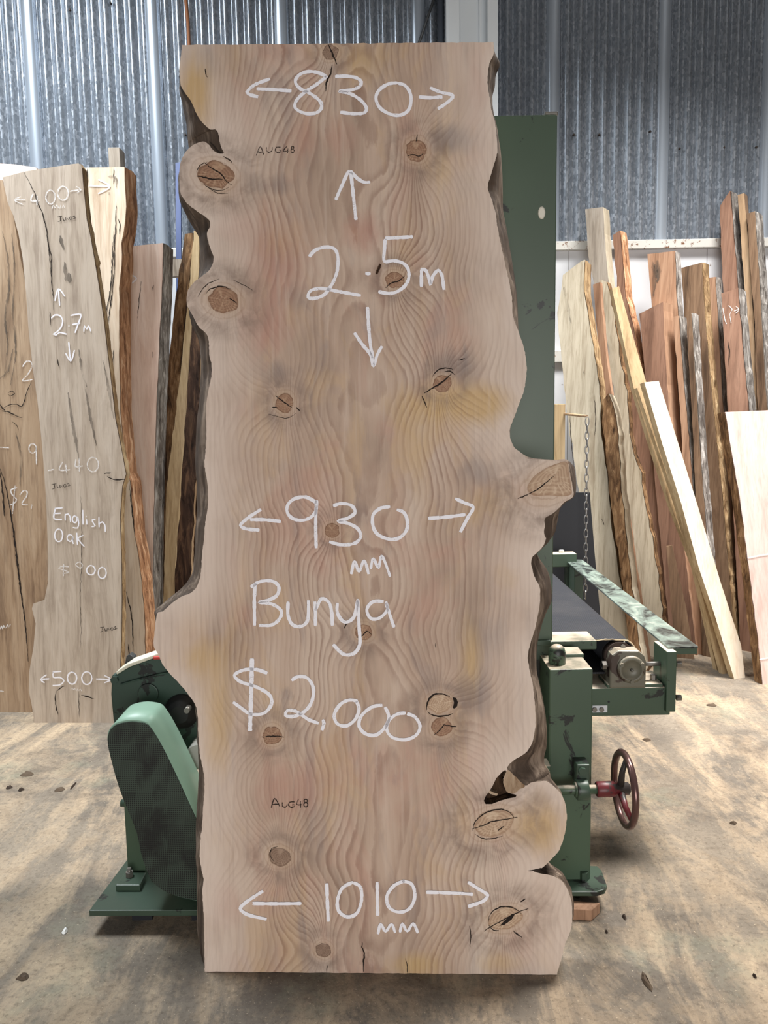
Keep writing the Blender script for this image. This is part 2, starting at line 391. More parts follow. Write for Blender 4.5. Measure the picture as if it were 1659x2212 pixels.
RB = [(90,1066),(97,1068),(102,1083),(116,1077),(132,1070),(157,1069),(179.5,1062.5),(197.5,1061),(227,1063.6),(245,1069),(279,1077),(317,1081.7),(351,1085),(396,1085.8),(433,1086),(469,1093),(509.5,1100),(553,1107),(590,1112.7),(630,1117),(666.6,1118.8),(707,1119.5),(760,1119),(800,1100),(985,1100),(993,1230),(1005,1241),(1028,1244),(1055,1245),(1071,1241),(1084,1222),(1095.6,1210),(1122.7,1204.7),(1152,1200),(1165.7,1191),(1179,1177.5),(1195,1158),(1213,1166),(1231,1180),(1247,1186.6),(1276.5,1192),(1310,1191),(1326,1182),(1349,1173),(1376,1166),(1401,1160.6),(1430,1159),(1457,1159),(1471,1161),(1511,1170.6),(1554,1178),(1594,1182),(1631,1181),(1655,1175),(1674,1177),(1686,1187.5),(1697,1190),(1720,1180),(1860,1170),(1873,1178),(1892,1189),(1910,1215),(1950,1236),(1987,1237),(2012,1230),(2060,1210),(2106,1200)]
def dense(pts, step):
    return [tuple(p) for p in crom([Vector((x, y, 0)) for x, y in pts], step)]
rj = random.Random(11)
lp = [(x + rj.uniform(-.6, .6), y) for x, y, _ in dense(LEFT, 4.5)]
rp = [(x + rj.uniform(-.6, .6), y) for x, y, _ in dense(RIGHT, 4.5)]
lp[0] = LEFT[0]; lp[-1] = LEFT[-1]; rp[0] = RIGHT[0]; rp[-1] = RIGHT[-1]
bot = [(442 + (1203 - 442) * t / 60, 2099 + 6.5 * t / 60 + rj.uniform(-.5, .5)) for t in range(1, 60)]
top = [(1066 + (393 - 1066) * t / 60, 91 + 6 * t / 60 + rj.uniform(-1, 1)) for t in range(1, 60)]
outline_px = lp + bot + rp + top
kinds = ['L'] * len(lp) + ['B'] * len(bot) + ['R'] * len(rp) + ['T'] * len(top)
O2 = [uv(x, y) for x, y in outline_px]
umin = min(p.x for p in O2)
SLABLEN = max(p.y for p in O2)
print('slab size', SLABLEN, 'width', max(p.x for p in O2) - umin, 'yaw', math.degrees(math.atan2(SU.y, SU.x)))
HOLE_PX = [(1092,1663),(1084,1668),(1072,1681),(1063,1700),(1049,1720),(1045,1730),(1049,1737),(1062,1737),(1080,1730),(1097,1725),(1114,1722),(1116,1717),(1098,1713),(1090,1699),(1087,1682),(1094,1668)]
H2 = [uv(x, y) for x, y in HOLE_PX]
# knots: px x, y, rx, ry, rotation, ring count amplitude, spread
KN = [(714,113,18,17,0,6,.075),(466,378,40,30,12,7,.10),(899,325,24,25,0,6,.085),(482,649,36,28,12,6,.10),(853,605,21,19,20,5,.07),(615,870,20,22,0,5,.085),(955,829,21,19,-15,6,.09),(717,1146,17,17,0,4,.06),(785,1366,20,18,10,4,.06),(950,1520,28,21,-10,3,.05),(954,1570,22,23,20,6,.08),(588,1588,21,21,20,5,.075),(1067,1778,46,30,-18,6,.10),(604,1850,25,21,10,6,.085),(698,2052,18,17,0,6,.075),(1092,1984,38,25,-16,5,.09),(1190,1045,52,36,-25,6,.12)]
K2 = []
for (x, y, rx, ry, r, amp, sg) in KN:
    c = uv(x, y); sc_ = (uv(x + 10, y) - c).length / 10
    K2.append((c, rx * sc_, ry * sc_, -math.radians(r), amp, sg))
YEL = [(420,200,35,80,1.0),(780,130,60,50,.6),(500,130,40,60,.35),(965,870,110,50,.9),(1050,870,60,45,.6),(470,1570,40,110,.7),(1170,1790,60,60,.8),(900,2085,55,30,.9),(1080,2080,60,25,.5),(1020,1410,25,90,.7),(960,360,50,60,.5),(900,960,40,130,.4),(620,520,60,60,.35),(1000,1100,60,60,.4),(430,1420,60,40,.5),(1080,1250,40,40,.35),(560,2080,40,30,.2),(880,560,40,120,.3)]
PINK = [(600,560,90,120,.8),(480,470,60,60,.5),(800,500,60,60,.7),(1040,330,50,90,.6),(520,1330,60,60,.5),(1040,1030,80,60,.4),(480,1960,50,60,.7),(620,1700,120,80,.7),(880,1650,120,90,.5),(560,720,80,60,.6),(720,300,160,60,.45),(1040,170,40,80,.7),(520,880,60,60,.4),(1120,2040,50,50,.5),(700,1230,120,60,.35)]
GREY = [(440,140,45,60,.8),(980,300,80,40,.8),(580,400,80,30,.6),(640,640,60,60,.5),(980,790,90,50,.7),(610,800,80,40,.6),(1030,1020,90,40,.6),(780,1110,80,40,.5),(1050,1370,60,60,.5),(620,1480,40,60,.3),(720,1830,60,40,.3),(1060,1930,90,60,.5),(500,340,50,40,.5),(1010,1500,60,50,.6),(640,2000,80,40,.4)]
def blob(lst, x, y):
    s = 0
    for (cx, cy, sx, sy, a) in lst:
        s += a * math.exp(-((x - cx) / sx) ** 2 - ((y - cy) / sy) ** 2)
    return min(1.0, s)
uc = uv(800, 1100).x
# triangulate the face
GS = .0105; ptsF = []; onum = len(O2)
allp = [Vector((p.x, p.y)) for p in O2] + [Vector((p.x, p.y)) for p in H2]
edg = [(i, (i + 1) % onum) for i in range(onum)] + [(onum + i, onum + (i + 1) % len(H2)) for i in range(len(H2))]
import numpy as np
OX = np.array([(p.x, p.y) for p in O2]); HX = np.array([(p.x, p.y) for p in H2])
gx = np.arange(umin, umin + 1.3, GS); gy = np.arange(0, SLABLEN, GS * .87)
def pip_np(P, poly):
    x, y = P[:, 0], P[:, 1]; c = np.zeros(len(P), bool); a = poly; b = np.roll(poly, 1, 0)
    for (xi, yi), (xj, yj) in zip(a, b):
        if yi == yj: continue
        c ^= ((yi > y) != (yj > y)) & (x < (xj - xi) * (y - yi) / (yj - yi) + xi)
    return c
P = np.array([(x + (GS / 2 if j % 2 else 0), y) for j, y in enumerate(gy) for x in gx])
P = P[pip_np(P, OX) & ~pip_np(P, HX)]
dist_o = np.full(len(P), 9.0)
for q in OX: dist_o = np.minimum(dist_o, np.hypot(P[:, 0] - q[0], P[:, 1] - q[1]))
for q in HX: dist_o = np.where(np.hypot(P[:, 0] - q[0], P[:, 1] - q[1]) < .004, 0, dist_o)
P = P[dist_o > .005]
allp += [Vector((float(a), float(b))) for a, b in P]
res = delaunay_2d_cdt(allp, edg, [], 0, 1e-6)
cv = np.array([tuple(p) for p in res[0]]); tris = [f for f in res[2]]
cen = np.array([cv[f].mean(0) for f in map(list, tris)])
keep = pip_np(cen, OX) & ~pip_np(cen, HX)
tris = [list(f) for f, k in zip(tris, keep) if k]
slab_root = thing('timber_slab', S0, 'tall live edge timber slab with chalked sizes and price, standing in front of the green machine', 'timber slab')
def slab_attrs(me, co2):
    x = co2[:, 0]; y = co2[:, 1]
    kd = np.full(len(x), 9.0); xs = x.copy(); bumpf = np.zeros(len(x)); fan = np.zeros(len(x))
    for (c, rx, ry, rot, amp, sg) in K2:
        dx, dy = x - c.x, y - c.y; cr, sr = math.cos(rot), math.sin(rot)
        ex_ = (dx * cr + dy * sr) / rx; ey_ = (-dx * sr + dy * cr) / ry
        rho = np.hypot(ex_, ey_); kd = np.minimum(kd, rho)
        k_ = amp / 6.0
        sx_ = .085 * k_ + rx * .5
        xs += .12 * k_ * np.tanh(dx / .028) * np.exp(-(dy / sx_) ** 2) * np.exp(-np.abs(dx) / .15)
        fan = np.maximum(fan, np.exp(-(dy / (sx_ * 1.1)) ** 2) * np.exp(-np.abs(dx) / .16))
        rr = np.hypot(dx, dy * .8)
        bumpf += 2.6 * k_ * np.exp(-np.maximum(rr - min(rx, ry), 0) / .045)
    phi = np.sqrt((xs - uc - .035 * np.sin(y * 2.2 + .5)) ** 2 + .09 ** 2) / .0135 + bumpf
    nz = np.array([mnoise.noise(Vector((a * 5, b * 2.0, 1.3))) * 2.0 + mnoise.noise(Vector((a * 11, b * 6, 4.3))) * .7 for a, b in co2])
    phi += nz
    ed = np.full(len(x), 9.0)
    side = OX[[i for i, k in enumerate(kinds) if k in 'LR']]
    for q in side[::2]: ed = np.minimum(ed, np.hypot(x - q[0], y - q[1]))
    px = [proj(S3(a, b)) for a, b in co2]
    Y_ = [blob(YEL, *p) for p in px]; P_ = [blob(PINK, *p) for p in px]; G_ = [blob(GREY, *p) for p in px]
    for nm, arr in (('grain', phi), ('knot', kd), ('edge', ed), ('yel', Y_), ('pink', P_), ('grey', G_), ('fan', fan)):
        at = me.attributes.new(nm, 'FLOAT', 'POINT'); at.data.foreach_set('value', np.asarray(arr, dtype=np.float32))
def mat_slab():
    t = NT('sanded_slab_face', .62, spec=.3)
    v = t.co(); kd = t.attr('knot'); ed = t.attr('edge'); fan = t.attr('fan')
    wob = t.noise(t.co((30, 1, 10), loc=(2, 0, 5)), 1.0, 4, .6, .3)
    g = t.math('ADD', t.attr('grain'), t.math('MULTIPLY', wob, .9))
    low = t.noise(t.co((6, 1, 1.8)), 1.0, 4, .6, .5)
    c = t.ramp(low, [(.3, (168, 145, 128)), (.46, (192, 166, 147)), (.58, (204, 181, 163)), (.72, (214, 195, 178))])
    n2 = t.noise(t.co((5, 1, 3), loc=(5, 0, 2)), 1.0, 4, .6, .6)
    n3 = t.noise(t.co((11, 1, 4.5), loc=(9, 0, 2)), 1.0, 5, .62, .7)
    n4 = t.noise(t.co((12, 1, 3.2), loc=(19, 0, 7)), 1.0, 5, .62, .7)
    def patch(att, col, amt, nn, lo=.38, hi=.75):
        nonlocal c
        f = t.math('ADD', t.attr(att), t.math('MULTIPLY', t.math('SUBTRACT', nn, .5), 1.1))
        f = t.math('MULTIPLY', t.mr(f, lo, hi), amt); c = t.mix(f, c, col)
    c = t.mix(t.mr(n2, .52, .66, 0, .55), c, (194, 152, 134))
    n5 = t.noise(t.co((7, 1, 2.6), loc=(31, 0, 17)), 1.0, 5, .62, .8)
    c = t.mix(t.mr(n5, .54, .66, 0, .5), c, (204, 172, 134))
    c = t.mix(t.mr(n4, .54, .66, 0, .5), c, (160, 143, 136))
    patch('pink', (186, 142, 126), .75, n3, .3, .75); patch('grey', (142, 127, 121), .85, n4, .3, .75)
    pale = t.mr(ed, .0, .16, 1.0, 0.0)
    c = t.mix(t.math('MULTIPLY', pale, t.mr(n2, .25, .55, .35, 1.0)), c, (222, 204, 190))
    patch('yel', (203, 170, 122), .9, n3, .15, .85)
    # growth rings: slow darkening, abrupt end, uneven from ring to ring
    fr = t.math('FRACT', g); wn = t.n('ShaderNodeTexWhiteNoise', noise_dimensions='1D'); t.put(wn.inputs['W'], t.math('FLOOR', g))
    ring = t.ramp(fr, [(0, .0), (.45, .12), (.78, 1.0), (.9, .75), (1.0, 0.0)])
    gm = t.noise(t.co((5, 1, 2.4), loc=(1, 0, 8)), 1.0, 3, .6)
    amt = t.math('MULTIPLY', t.mr(gm, .34, .62, .05, .68), t.mr(ed, .02, .16, .15, 1.0))
    amt = t.math('ADD', amt, t.math('MULTIPLY', fan, .3), True)
    amt = t.math('MULTIPLY', amt, t.mr(wn.outputs[0], 0, 1, .35, 1.0))
    c = t.mix(t.math('MULTIPLY', ring, amt), c, t.mix(1.0, c, (182, 162, 156), 'MULTIPLY'))
    lite = t.ramp(fr, [(0, .6), (.3, 0), (.9, 0), (1.0, .6)])
    c = t.mix(t.math('MULTIPLY', lite, t.math('MULTIPLY', amt, .5)), c, (220, 198, 178))
    # fine fibres
    fib = t.noise(t.co((130, 1, 5)), 1.0, 4, .6)
    c = t.mix(t.mr(fib, .5, .78, 0, .3), c, (146, 122, 108))
    fib2 = t.noise(t.co((60, 1, 3), loc=(4, 0, 4)), 1.0, 3, .6)
    c = t.mix(t.mr(fib2, .56, .75, 0, .28), c, (224, 206, 190))
    hn = t.noise(v, 22, 4, .6, .5)
    dk = t.ramp(t.mr(kd, 1.0, 3.4), [(0, .05), (.2, .25), (.38, .7), (1.0, 0.0)])
    c = t.mix(t.math('MULTIPLY', dk, t.mr(hn, .35, .62, .1, 1.0)), c, (134, 114, 102))
    lt = t.mr(kd, 1.0, 1.6, .45, 0.0)
    c = t.mix(t.math('MULTIPLY', lt, t.mr(hn, .3, .6, .4, 1.0)), c, (196, 168, 140))
    eye = t.math('SINE', t.math('ADD', t.math('MULTIPLY', kd, 16.0), t.math('MULTIPLY', hn, 12.0)))
    c = t.mix(t.math('MULTIPLY', t.mr(eye, .2, 1, 0, .35), t.mr(kd, 1.0, 2.0, 1, 0)), c, (150, 118, 94))
    t.col(c); t.bump(t.math('ADD', t.math('MULTIPLY', ring, .3), fib), .06, .003)
    return t.m
M_SLAB = mat_slab()
me = bpy.data.meshes.new('face')
me.from_pydata([tuple(S3(a, b) - S0) for a, b in cv], [], tris)
me.materials.append(M_SLAB)
bm = bmesh.new(); bm.from_mesh(me); bmesh.ops.recalc_face_normals(bm, faces=bm.faces); bm.to_mesh(me); bm.free()
if sum(p.normal.dot(SN) for p in list(me.polygons)[:50]) < 0: me.flip_normals()
slab_attrs(me, cv)
fo = bpy.data.objects.new('face', me); COL.objects.link(fo); fo.parent = slab_root; WB[fo.name] = S0.copy()
# back outline
B2 = []
for (x, y), k, p in zip(outline_px, kinds, O2):
    q = p.copy()
    if k == 'L':
        xb = interp(LB, y)
        if xb is not None: q.x = min(p.x, uv(xb, y, THK).x)
    elif k == 'R':
        xb = interp(RB, y)
        if xb is not None: q.x = max(p.x, uv(xb, y, THK).x)
    B2.append(q)
for _ in range(3):
    B2 = [B2[i] if kinds[i] in 'TB' or kinds[i - 1] in 'TB' or kinds[(i + 1) % onum] in 'TB' else (B2[i - 1] + B2[i] * 2 + B2[(i + 1) % onum]) / 4 for i in range(onum)]
def mat_live():
    t = NT('live_edge', .8, spec=.2)
    v = t.co((24, 24, 3)); a = t.noise(v, 1.0, 5, .65, .8); b = t.noise(t.co((6, 6, 4)), 1.0, 4, .6)
    c = t.ramp(a, [(.3, (58, 48, 42)), (.5, (92, 78, 67)), (.72, (158, 140, 124))])
    c = t.mix(t.mr(b, .5, .7, 0, .6), c, (74, 60, 50)); t.col(c); t.bump(a, .5, .008); return t.m
M_LIVE = mat_live()
def side_strip(idx, name, mat, nrow=6, amp=.004):
    mb = MB(); rows = []
    for r in range(nrow + 1):
        t = r / nrow; row = []
        for i in idx:
            a, b = O2[i], B2[i]; tt = t ** .8
            q = a * (1 - tt) + b * tt
            j = amp * math.sin(math.pi * t) * mnoise.noise(Vector((q.x * 25, q.y * 18, t * 4)))
            row.append(S3(q.x + j * 2, q.y, THK * t))
        rows.append(row)
    m = len(idx); vs = [p for r in rows for p in r]
    fs = [(r * m + k, r * m + k + 1, (r + 1) * m + k + 1, (r + 1) * m + k) for r in range(nrow) for k in range(m - 1)]
    mb.add(vs, fs, 0, amp > 0); return mb.build(name, mat, slab_root, fix=False)
iL = list(range(len(lp))); iB = list(range(len(lp) - 1, len(lp) + len(bot) + 1))
r0 = len(lp) + len(bot); iR = list(range(r0, r0 + len(rp))); iT = list(range(r0 + len(rp) - 1, onum)) + [0]
tag(side_strip(iL, 'live_edge', M_LIVE), 'dark rough live edge')
tag(side_strip(iR, 'live_edge', M_LIVE), 'brown streaked live edge')
M_END = wood('sawn_end', (206, 188, 166), (170, 150, 128), (226, 210, 190), 3)
side_strip(iB, 'sawn_end', M_END, 1, 0); side_strip(iT, 'sawn_end', M_END, 1, 0)
MB().add([S3(q.x, q.y, THK) for q in B2], [tuple(range(onum))]).build('back_face', M_END, slab_root)
# the open bark pocket
M_DARKW = bark('pocket_bark', (70, 52, 38), (26, 19, 14), (128, 100, 74), 5)
mb = MB(); n = len(H2); hc = sum(H2, Vector((0, 0))) / n
r1 = [S3(p.x, p.y, 0) for p in H2]; r2 = [S3((p.x - hc.x) * .85 + hc.x, (p.y - hc.y) * .85 + hc.y, .03) for p in H2]
mb.add(r1 + r2, [(i, (i + 1) % n, n + (i + 1) % n, n + i) for i in range(n)] + [tuple(range(n, 2 * n))], 0)
pk = mb.build('bark_pocket', M_DARKW, slab_root, fix=False)
def poly_on_slab(pts, d0, d1, name, mat, parent, jit=0, step=4):
    q = [tuple(p) for p in crom([Vector((x, y, 0)) for x, y in pts + [pts[0]]], step)][:-1]
    u2 = [uv(x + rj.uniform(-jit, jit), y + rj.uniform(-jit, jit)) for x, y, _ in q]
    mb = MB(); mb.prism([S3(p.x, p.y, d0) for p in u2], -SN * (d1 - d0)); return mb.build(name, mat, parent)
M_PALEB = bark('pale_bark', (196, 172, 146), (120, 92, 66), (222, 204, 184), 9)
tag(poly_on_slab([(1095,1662),(1102,1666),(1113,1677),(1125,1689),(1135,1698),(1122,1705),(1112,1713),(1098,1713),(1090,1700),(1087,1686)], -.0006, .025, 'bark_inclusion', M_PALEB, slab_root, .6), 'pale bark scab')
poly_on_slab([(1058,1708),(1066,1713),(1076,1716),(1074,1720),(1064,1718),(1056,1714)], .004, .03, 'bark_inclusion', M_PALEB, slab_root, .5)
# knots
M_CRACK = flat('crack_dark', (38, 28, 22), .9)
def mat_knot(name, base, dark, light, seed):
    t = NT(name, .65, spec=.25); v = t.co((1, 1, 1), loc=(0, 0, 0))
    ring = t.attr('ring'); ang = t.attr('ang')
    n = t.noise(v, 30, 4, .6, .5)
    w = t.math('SINE', t.math('ADD', t.math('MULTIPLY', ring, 34.0), t.math('MULTIPLY', n, 9.0)))
    c = t.mix(t.mr(w, -.6, 1, 0, .4), base, dark)
    rad = t.noise(t.co((1, 1, 1)), 60, 3)
    sp = t.math('SINE', t.math('ADD', t.math('MULTIPLY', ang, 9.0), t.math('MULTIPLY', n, 8.0)))
    c = t.mix(t.math('MULTIPLY', t.mr(sp, .0, 1, 0, .8), t.mr(rad, .35, .6)), c, light)
    c = t.mix(t.mr(ring, .84, .97, 0, .85), c, dark)
    t.col(c); return t.m
MK = [mat_knot('knot_brown', (160, 124, 100), (104, 76, 60), (192, 160, 132), 1), mat_knot('knot_pale', (192, 164, 138), (136, 100, 76), (216, 192, 166), 2), mat_knot('knot_grey', (148, 122, 104), (98, 76, 62), (174, 148, 128), 3)]
KMAT = [2, 0, 0, 0, 0, 0, 0, 0, 0, 1, 0, 0, 1, 2, 2, 1, 1]
CR = {0: [[(709,96),(714,108),(722,125),(728,140)],[(718,141),(714,160),(706,175),(704,198)]],
 1: [[(425,381),(440,383),(455,387),(481,387)],[(440,350),(455,362),(476,375),(490,392),(502,401)]],
 2: [[(901,290),(900,300),(899,306)],[(880,338),(893,334),(905,338),(916,331)]],
 3: [[(496,645),(504,650),(512,656)],[(446,634),(452,626),(464,621),(480,619),(498,624)]],
 4: [[(833,622),(845,612),(862,607),(874,597)],[(812,592),(818,582),(822,572)]],
 5: [[(595,855),(612,868),(630,880)],[(588,879),(600,881)],[(640,880),(648,888)]],
 6: [[(917,850),(935,838),(955,826),(975,808)],[(960,803),(972,802),(982,810)],[(912,855),(918,872),(922,880)],[(990,778),(1004,774)]],
 8: [[(744,1357),(752,1342)],[(770,1378),(782,1374),(792,1364),(803,1370)],[(776,1338),(778,1360)]],
 10: [[(938,1588),(952,1574),(962,1562)],[(960,1566),(986,1570)]],
 11: [[(566,1592),(590,1590),(614,1592)]],
 12: [[(1019,1791),(1045,1782),(1064,1774),(1095,1769),(1118,1765)],[(1076,1794),(1088,1784)]],
 15: [[(1046,2011),(1070,1996),(1095,1982),(1120,1970),(1141,1963)],[(1108,2010),(1128,2026)],[(1124,1948),(1136,1941)]],
 16: [[(1136,1070),(1160,1058),(1180,1042),(1198,1027)],[(1118,1077),(1140,1069)]]}
def crack(parent, pts, wpx=1.6, d=-.0012):
    q = [tuple(p) for p in crom([Vector((x, y, 0)) for x, y in pts], 4)]
    q = [(x + rj.uniform(-.7, .7), y + rj.uniform(-.7, .7)) for x, y, _ in q]
    n = len(q); L = []; R = []
    for i, (x, y) in enumerate(q):
        x0, y0 = q[max(i - 1, 0)]; x1, y1 = q[min(i + 1, n - 1)]; dx, dy = x1 - x0, y1 - y0; l = math.hypot(dx, dy) or 1
        t = i / (n - 1); ww = wpx * (.3 + .9 * math.sin(math.pi * min(max(t, .04), .96))) * rj.uniform(.7, 1.2) / 2
        a = uv(x - dy / l * ww, y + dx / l * ww); b = uv(x + dy / l * ww, y - dx / l * ww)
        L.append(S3(a.x, a.y, d)); R.append(S3(b.x, b.y, d))
    mb = MB().add(L + R, [(i, i + 1, n + i + 1, n + i) for i in range(n - 1)])
    o = mb.build('crack', M_CRACK, parent, fix=False); return o
for i, ((c, rx, ry, rot, amp, sg), kp) in enumerate(zip(K2, KN)):
    mb = MB(); NR, NA = 7, 36; rings_ = []; at_r = []; at_a = []
    cr, sr = math.cos(rot), math.sin(rot)
    stub = [(1136,1050),(1150,1030),(1177,1011),(1200,1001),(1226,996),(1231,1023),(1236,1055),(1237,1070),(1218,1075),(1187,1073),(1155,1074),(1144,1071),(1136,1060)]
    if i == 16:
        q = [tuple(p) for p in crom([Vector((x, y, 0)) for x, y in stub + [stub[0]]], 6)][:-1]
        border = [uv(x, y) for x, y, _ in q]; c = uv(1197, 1028); NA = len(border)
    else:
        border = []
        for k in range(NA):
            a = 2 * math.pi * k / NA
            j = 1 + .2 * mnoise.noise(Vector((math.cos(a) * 1.6 + i * 7, math.sin(a) * 1.6, 2))) + .09 * mnoise.noise(Vector((math.cos(a) * 5 + i * 3, math.sin(a) * 5, 7)))
            ex_, ey_ = math.cos(a) * rx * j, math.sin(a) * ry * j
            p = Vector((c.x + ex_ * cr - ey_ * sr, c.y + ex_ * sr + ey_ * cr))
            if p.y > SLABLEN - .005: p.y = SLABLEN - .005
            border.append(p)
    vs = [S3(c.x, c.y, -.0008)]; at_r.append(0); at_a.append(0)
    for r in range(1, NR + 1):
        t = r / NR
        for k, b in enumerate(border):
            vs.append(S3(c.x + (b.x - c.x) * t, c.y + (b.y - c.y) * t, -.0008 if r < NR else .0006)); at_r.append(t)
            at_a.append(math.sin(2 * math.pi * k / NA) * 2 + math.cos(4 * math.pi * k / NA))
    fs = [(0, 1 + k, 1 + (k + 1) % NA) for k in range(NA)]
    for r in range(NR - 1):
        for k in range(NA):
            a = 1 + r * NA; fs.append((a + k, a + NA + k, a + NA + (k + 1) % NA, a + (k + 1) % NA))
    mb.add(vs, fs, 0, True); ko = mb.build('knot', MK[KMAT[i]], slab_root, fix=False)
    for nm, arr in (('ring', at_r), ('ang', at_a)):
        a_ = ko.data.attributes.new(nm, 'FLOAT', 'POINT'); a_.data.foreach_set('value', arr)
    if ko.data.polygons[0].normal.dot(SN) < 0: ko.data.flip_normals()
    for pts in CR.get(i, []): crack(ko, pts, 3.2 if (i, len(pts)) in ((0, 4), (1, 4), (6, 4)) else 2.2)
for pts, wd in [([(786,2100),(785,2080),(787,2060),(782,2045),(783,2035)], 3), ([(880,2104),(879,2085),(876,2070)], 1.5), ([(706,2098),(708,2085)], 1.2), ([(1014,2000),(1017,2020),(1015,2045)], 1.6), ([(1142,1881),(1158,1878),(1170,1875)], 2), ([(443,148),(445,160),(448,168)], 2), ([(453,305),(470,325),(480,331)], 3)]: crack(slab_root, pts, wd)
for pts, wd in [([(922,1534),(923,1518),(930,1506),(942,1499),(957,1499),(972,1505)], 3.4), ([(923,1537),(934,1544),(950,1547),(968,1545),(978,1541)], 2.6), ([(1022,1795),(1024,1780),(1036,1764),(1055,1753),(1078,1748),(1098,1752),(1110,1766)], 2.2), ([(1026,1802),(1040,1810),(1062,1812),(1085,1806)], 1.8), ([(1055,1992),(1058,1976),(1072,1963),(1092,1958),(1112,1962),(1126,1974)], 2), ([(1056,1998),(1064,2008),(1078,2010)], 2), ([(428,641),(440,622),(455,610),(474,603)], 1.6), ([(505,605),(530,618),(546,628)], 1.4), ([(935,813),(945,800),(962,795),(978,798)], 2), ([(425,372),(432,358),(448,350)], 1.6), ([(440,398),(456,408),(478,412),(494,405)], 1.6), ([(446,402),(470,418),(492,418)], 1.2), ([(482,338),(496,346),(502,352)], 2.2), ([(580,895),(600,900),(620,903),(640,893)], 1.2), ([(592,1860),(584,1848),(586,1834),(600,1828)], 1.4), ([(940,1390),(942,1400)], 1)]: crack(slab_root, pts, wd)
# dark end pocket of the pale double knot and rim marks
poly_on_slab([(977,1506),(985,1508),(989,1517),(986,1528),(978,1529),(981,1518)], -.0012, .003, 'bark_pocket', flat('pocket_dark', (34, 24, 18), .9), slab_root, .5)
poly_on_slab([(1078,2000),(1090,1988),(1104,1976),(1112,1974),(1104,1986),(1090,1997)], -.0014, .003, 'bark_pocket', flat('pocket_dark', (34, 24, 18), .9), slab_root, .8)
poly_on_slab([(811,590),(815,580),(820,569),(823,572),(820,584),(814,593)], -.0012, .003, 'bark_pocket', flat('pocket_brown', (74, 50, 34), .9), slab_root, .6)

# ------------------------------------------------------------------ chalk and pencil
def mat_chalk(name, col, dens, scale=420):
    t = NT(name, .95, spec=.05); v = t.co(); n = t.noise(v, scale, 3, .7); n2 = t.noise(t.co((1, 1, .3)), 90, 3)
    t.col(lin(col)); a = t.mr(t.math('ADD', t.math('MULTIPLY', n, .7), t.math('MULTIPLY', n2, .3)), .5 - dens, .56 - dens, 0, 1)
    t.put(t.b.inputs['Alpha'], a); return t.m
M_CHALK = mat_chalk('white_chalk', (246, 244, 250), .16)
M_FAINT = mat_chalk('faint_chalk', (236, 232, 230), .06)
M_PENCIL = mat_chalk('pencil', (58, 50, 46), .08)
def strokes(strs, tf, P3, wd, name, mat, parent, rnd=None, jit=0.0, taper=False):
    """strs: list of polylines in crop pixels; tf = (ox, oy, scale); P3(x, y) -> 3D point just above the wood"""
    rnd = rnd or random.Random(5); mb = MB(); ox, oy, sc_ = tf
    for pts in strs:
        q = [(ox + x / sc_, oy + y / sc_, 0) for x, y in pts]
        if len(q) == 1: q = [(q[0][0] - 3, q[0][1], 0), (q[0][0] + 3, q[0][1] + 1, 0)]
        q = crom([Vector(p) for p in q], 5); n = len(q); L = []; R = []
        if jit: q = [p + Vector((rnd.uniform(-jit, jit), rnd.uniform(-jit, jit), 0)) for p in q]
        for i, p in enumerate(q):
            d = q[min(i + 1, n - 1)] - q[max(i - 1, 0)]; l = d.length or 1
            ww = wd / 2 * rnd.uniform(.85, 1.15) * ((.2 + .9 * math.sin(math.pi * (i + .3) / (n - .4))) * rnd.uniform(.5, 1.2) if taper else (.75 if i in (0, n - 1) else 1))
            L.append(P3(p.x - d.y / l * ww, p.y + d.x / l * ww)); R.append(P3(p.x + d.y / l * ww, p.y - d.x / l * ww))
        mb.add(L + R, [(i, i + 1, n + i + 1, n + i) for i in range(n - 1)])
    return mb.build(name, mat, parent, fix=False)
def circ(cx, cy, rx, ry, a0=-80, a1=290, n=14):
    return [(cx + rx * math.cos(math.radians(a0 + (a1 - a0) * k / n)), cy + ry * math.sin(math.radians(a0 + (a1 - a0) * k / n))) for k in range(n + 1)]
def SP(x, y):
    q = uv(x, y); return S3(q.x, q.y, -.0018)
A_, B_, C_, D_, E_ = (360, 60, 2.212), (380, 480, 2.127), (330, 960, 1.784), (330, 1380, 1.784), (400, 1700, 1.929)
W = 7.2
strokes([[(597,303),(510,297),(430,293)],[(495,245),(420,275),(385,308),(400,322),(438,332)]], A_, SP, W, 'chalk_arrow', M_CHALK, slab_root)
strokes([[(765,235),(720,215),(670,212),(630,230),(615,260),(635,290),(690,318),(735,355),(740,385),(715,408),(660,410),(615,385),(620,350),(660,310),(720,270),(768,232)],[(805,235),(850,233),(905,240),(930,260),(920,285),(875,300),(825,305),(880,318),(930,350),(955,385),(945,408),(890,412),(830,405)],[(1105,265),(1060,270),(1015,300),(1000,340),(1020,385),(1070,415),(1120,418),(1155,395),(1168,350),(1160,305),(1135,275),(1105,267)]], A_, SP, W, 'chalk_number', M_CHALK, slab_root)
strokes([[(1205,332),(1260,336),(1318,332)],[(1258,288),(1310,310),(1368,325),(1345,355),(1295,390)]], A_, SP, W, 'chalk_arrow', M_CHALK, slab_root)
strokes([[(880,690),(890,780),(897,850),(905,920)],[(808,825),(840,750),(873,688),(910,720),(945,740),(973,738)]], A_, SP, W, 'chalk_arrow', M_CHALK, slab_root)
strokes([[(613,160),(640,130),(690,115),(730,125),(745,165),(740,230),(715,290),(680,335),(630,352),(607,345),(620,315),(670,305),(740,318),(850,338)],[(870,236),(895,238)],[(960,75),(1020,72),(1090,68)],[(962,78),(958,130),(958,180),(1000,178),(1045,190),(1068,220),(1068,265),(1040,305),(990,328),(930,320)]], B_, SP, W, 'chalk_number', M_CHALK, slab_root)
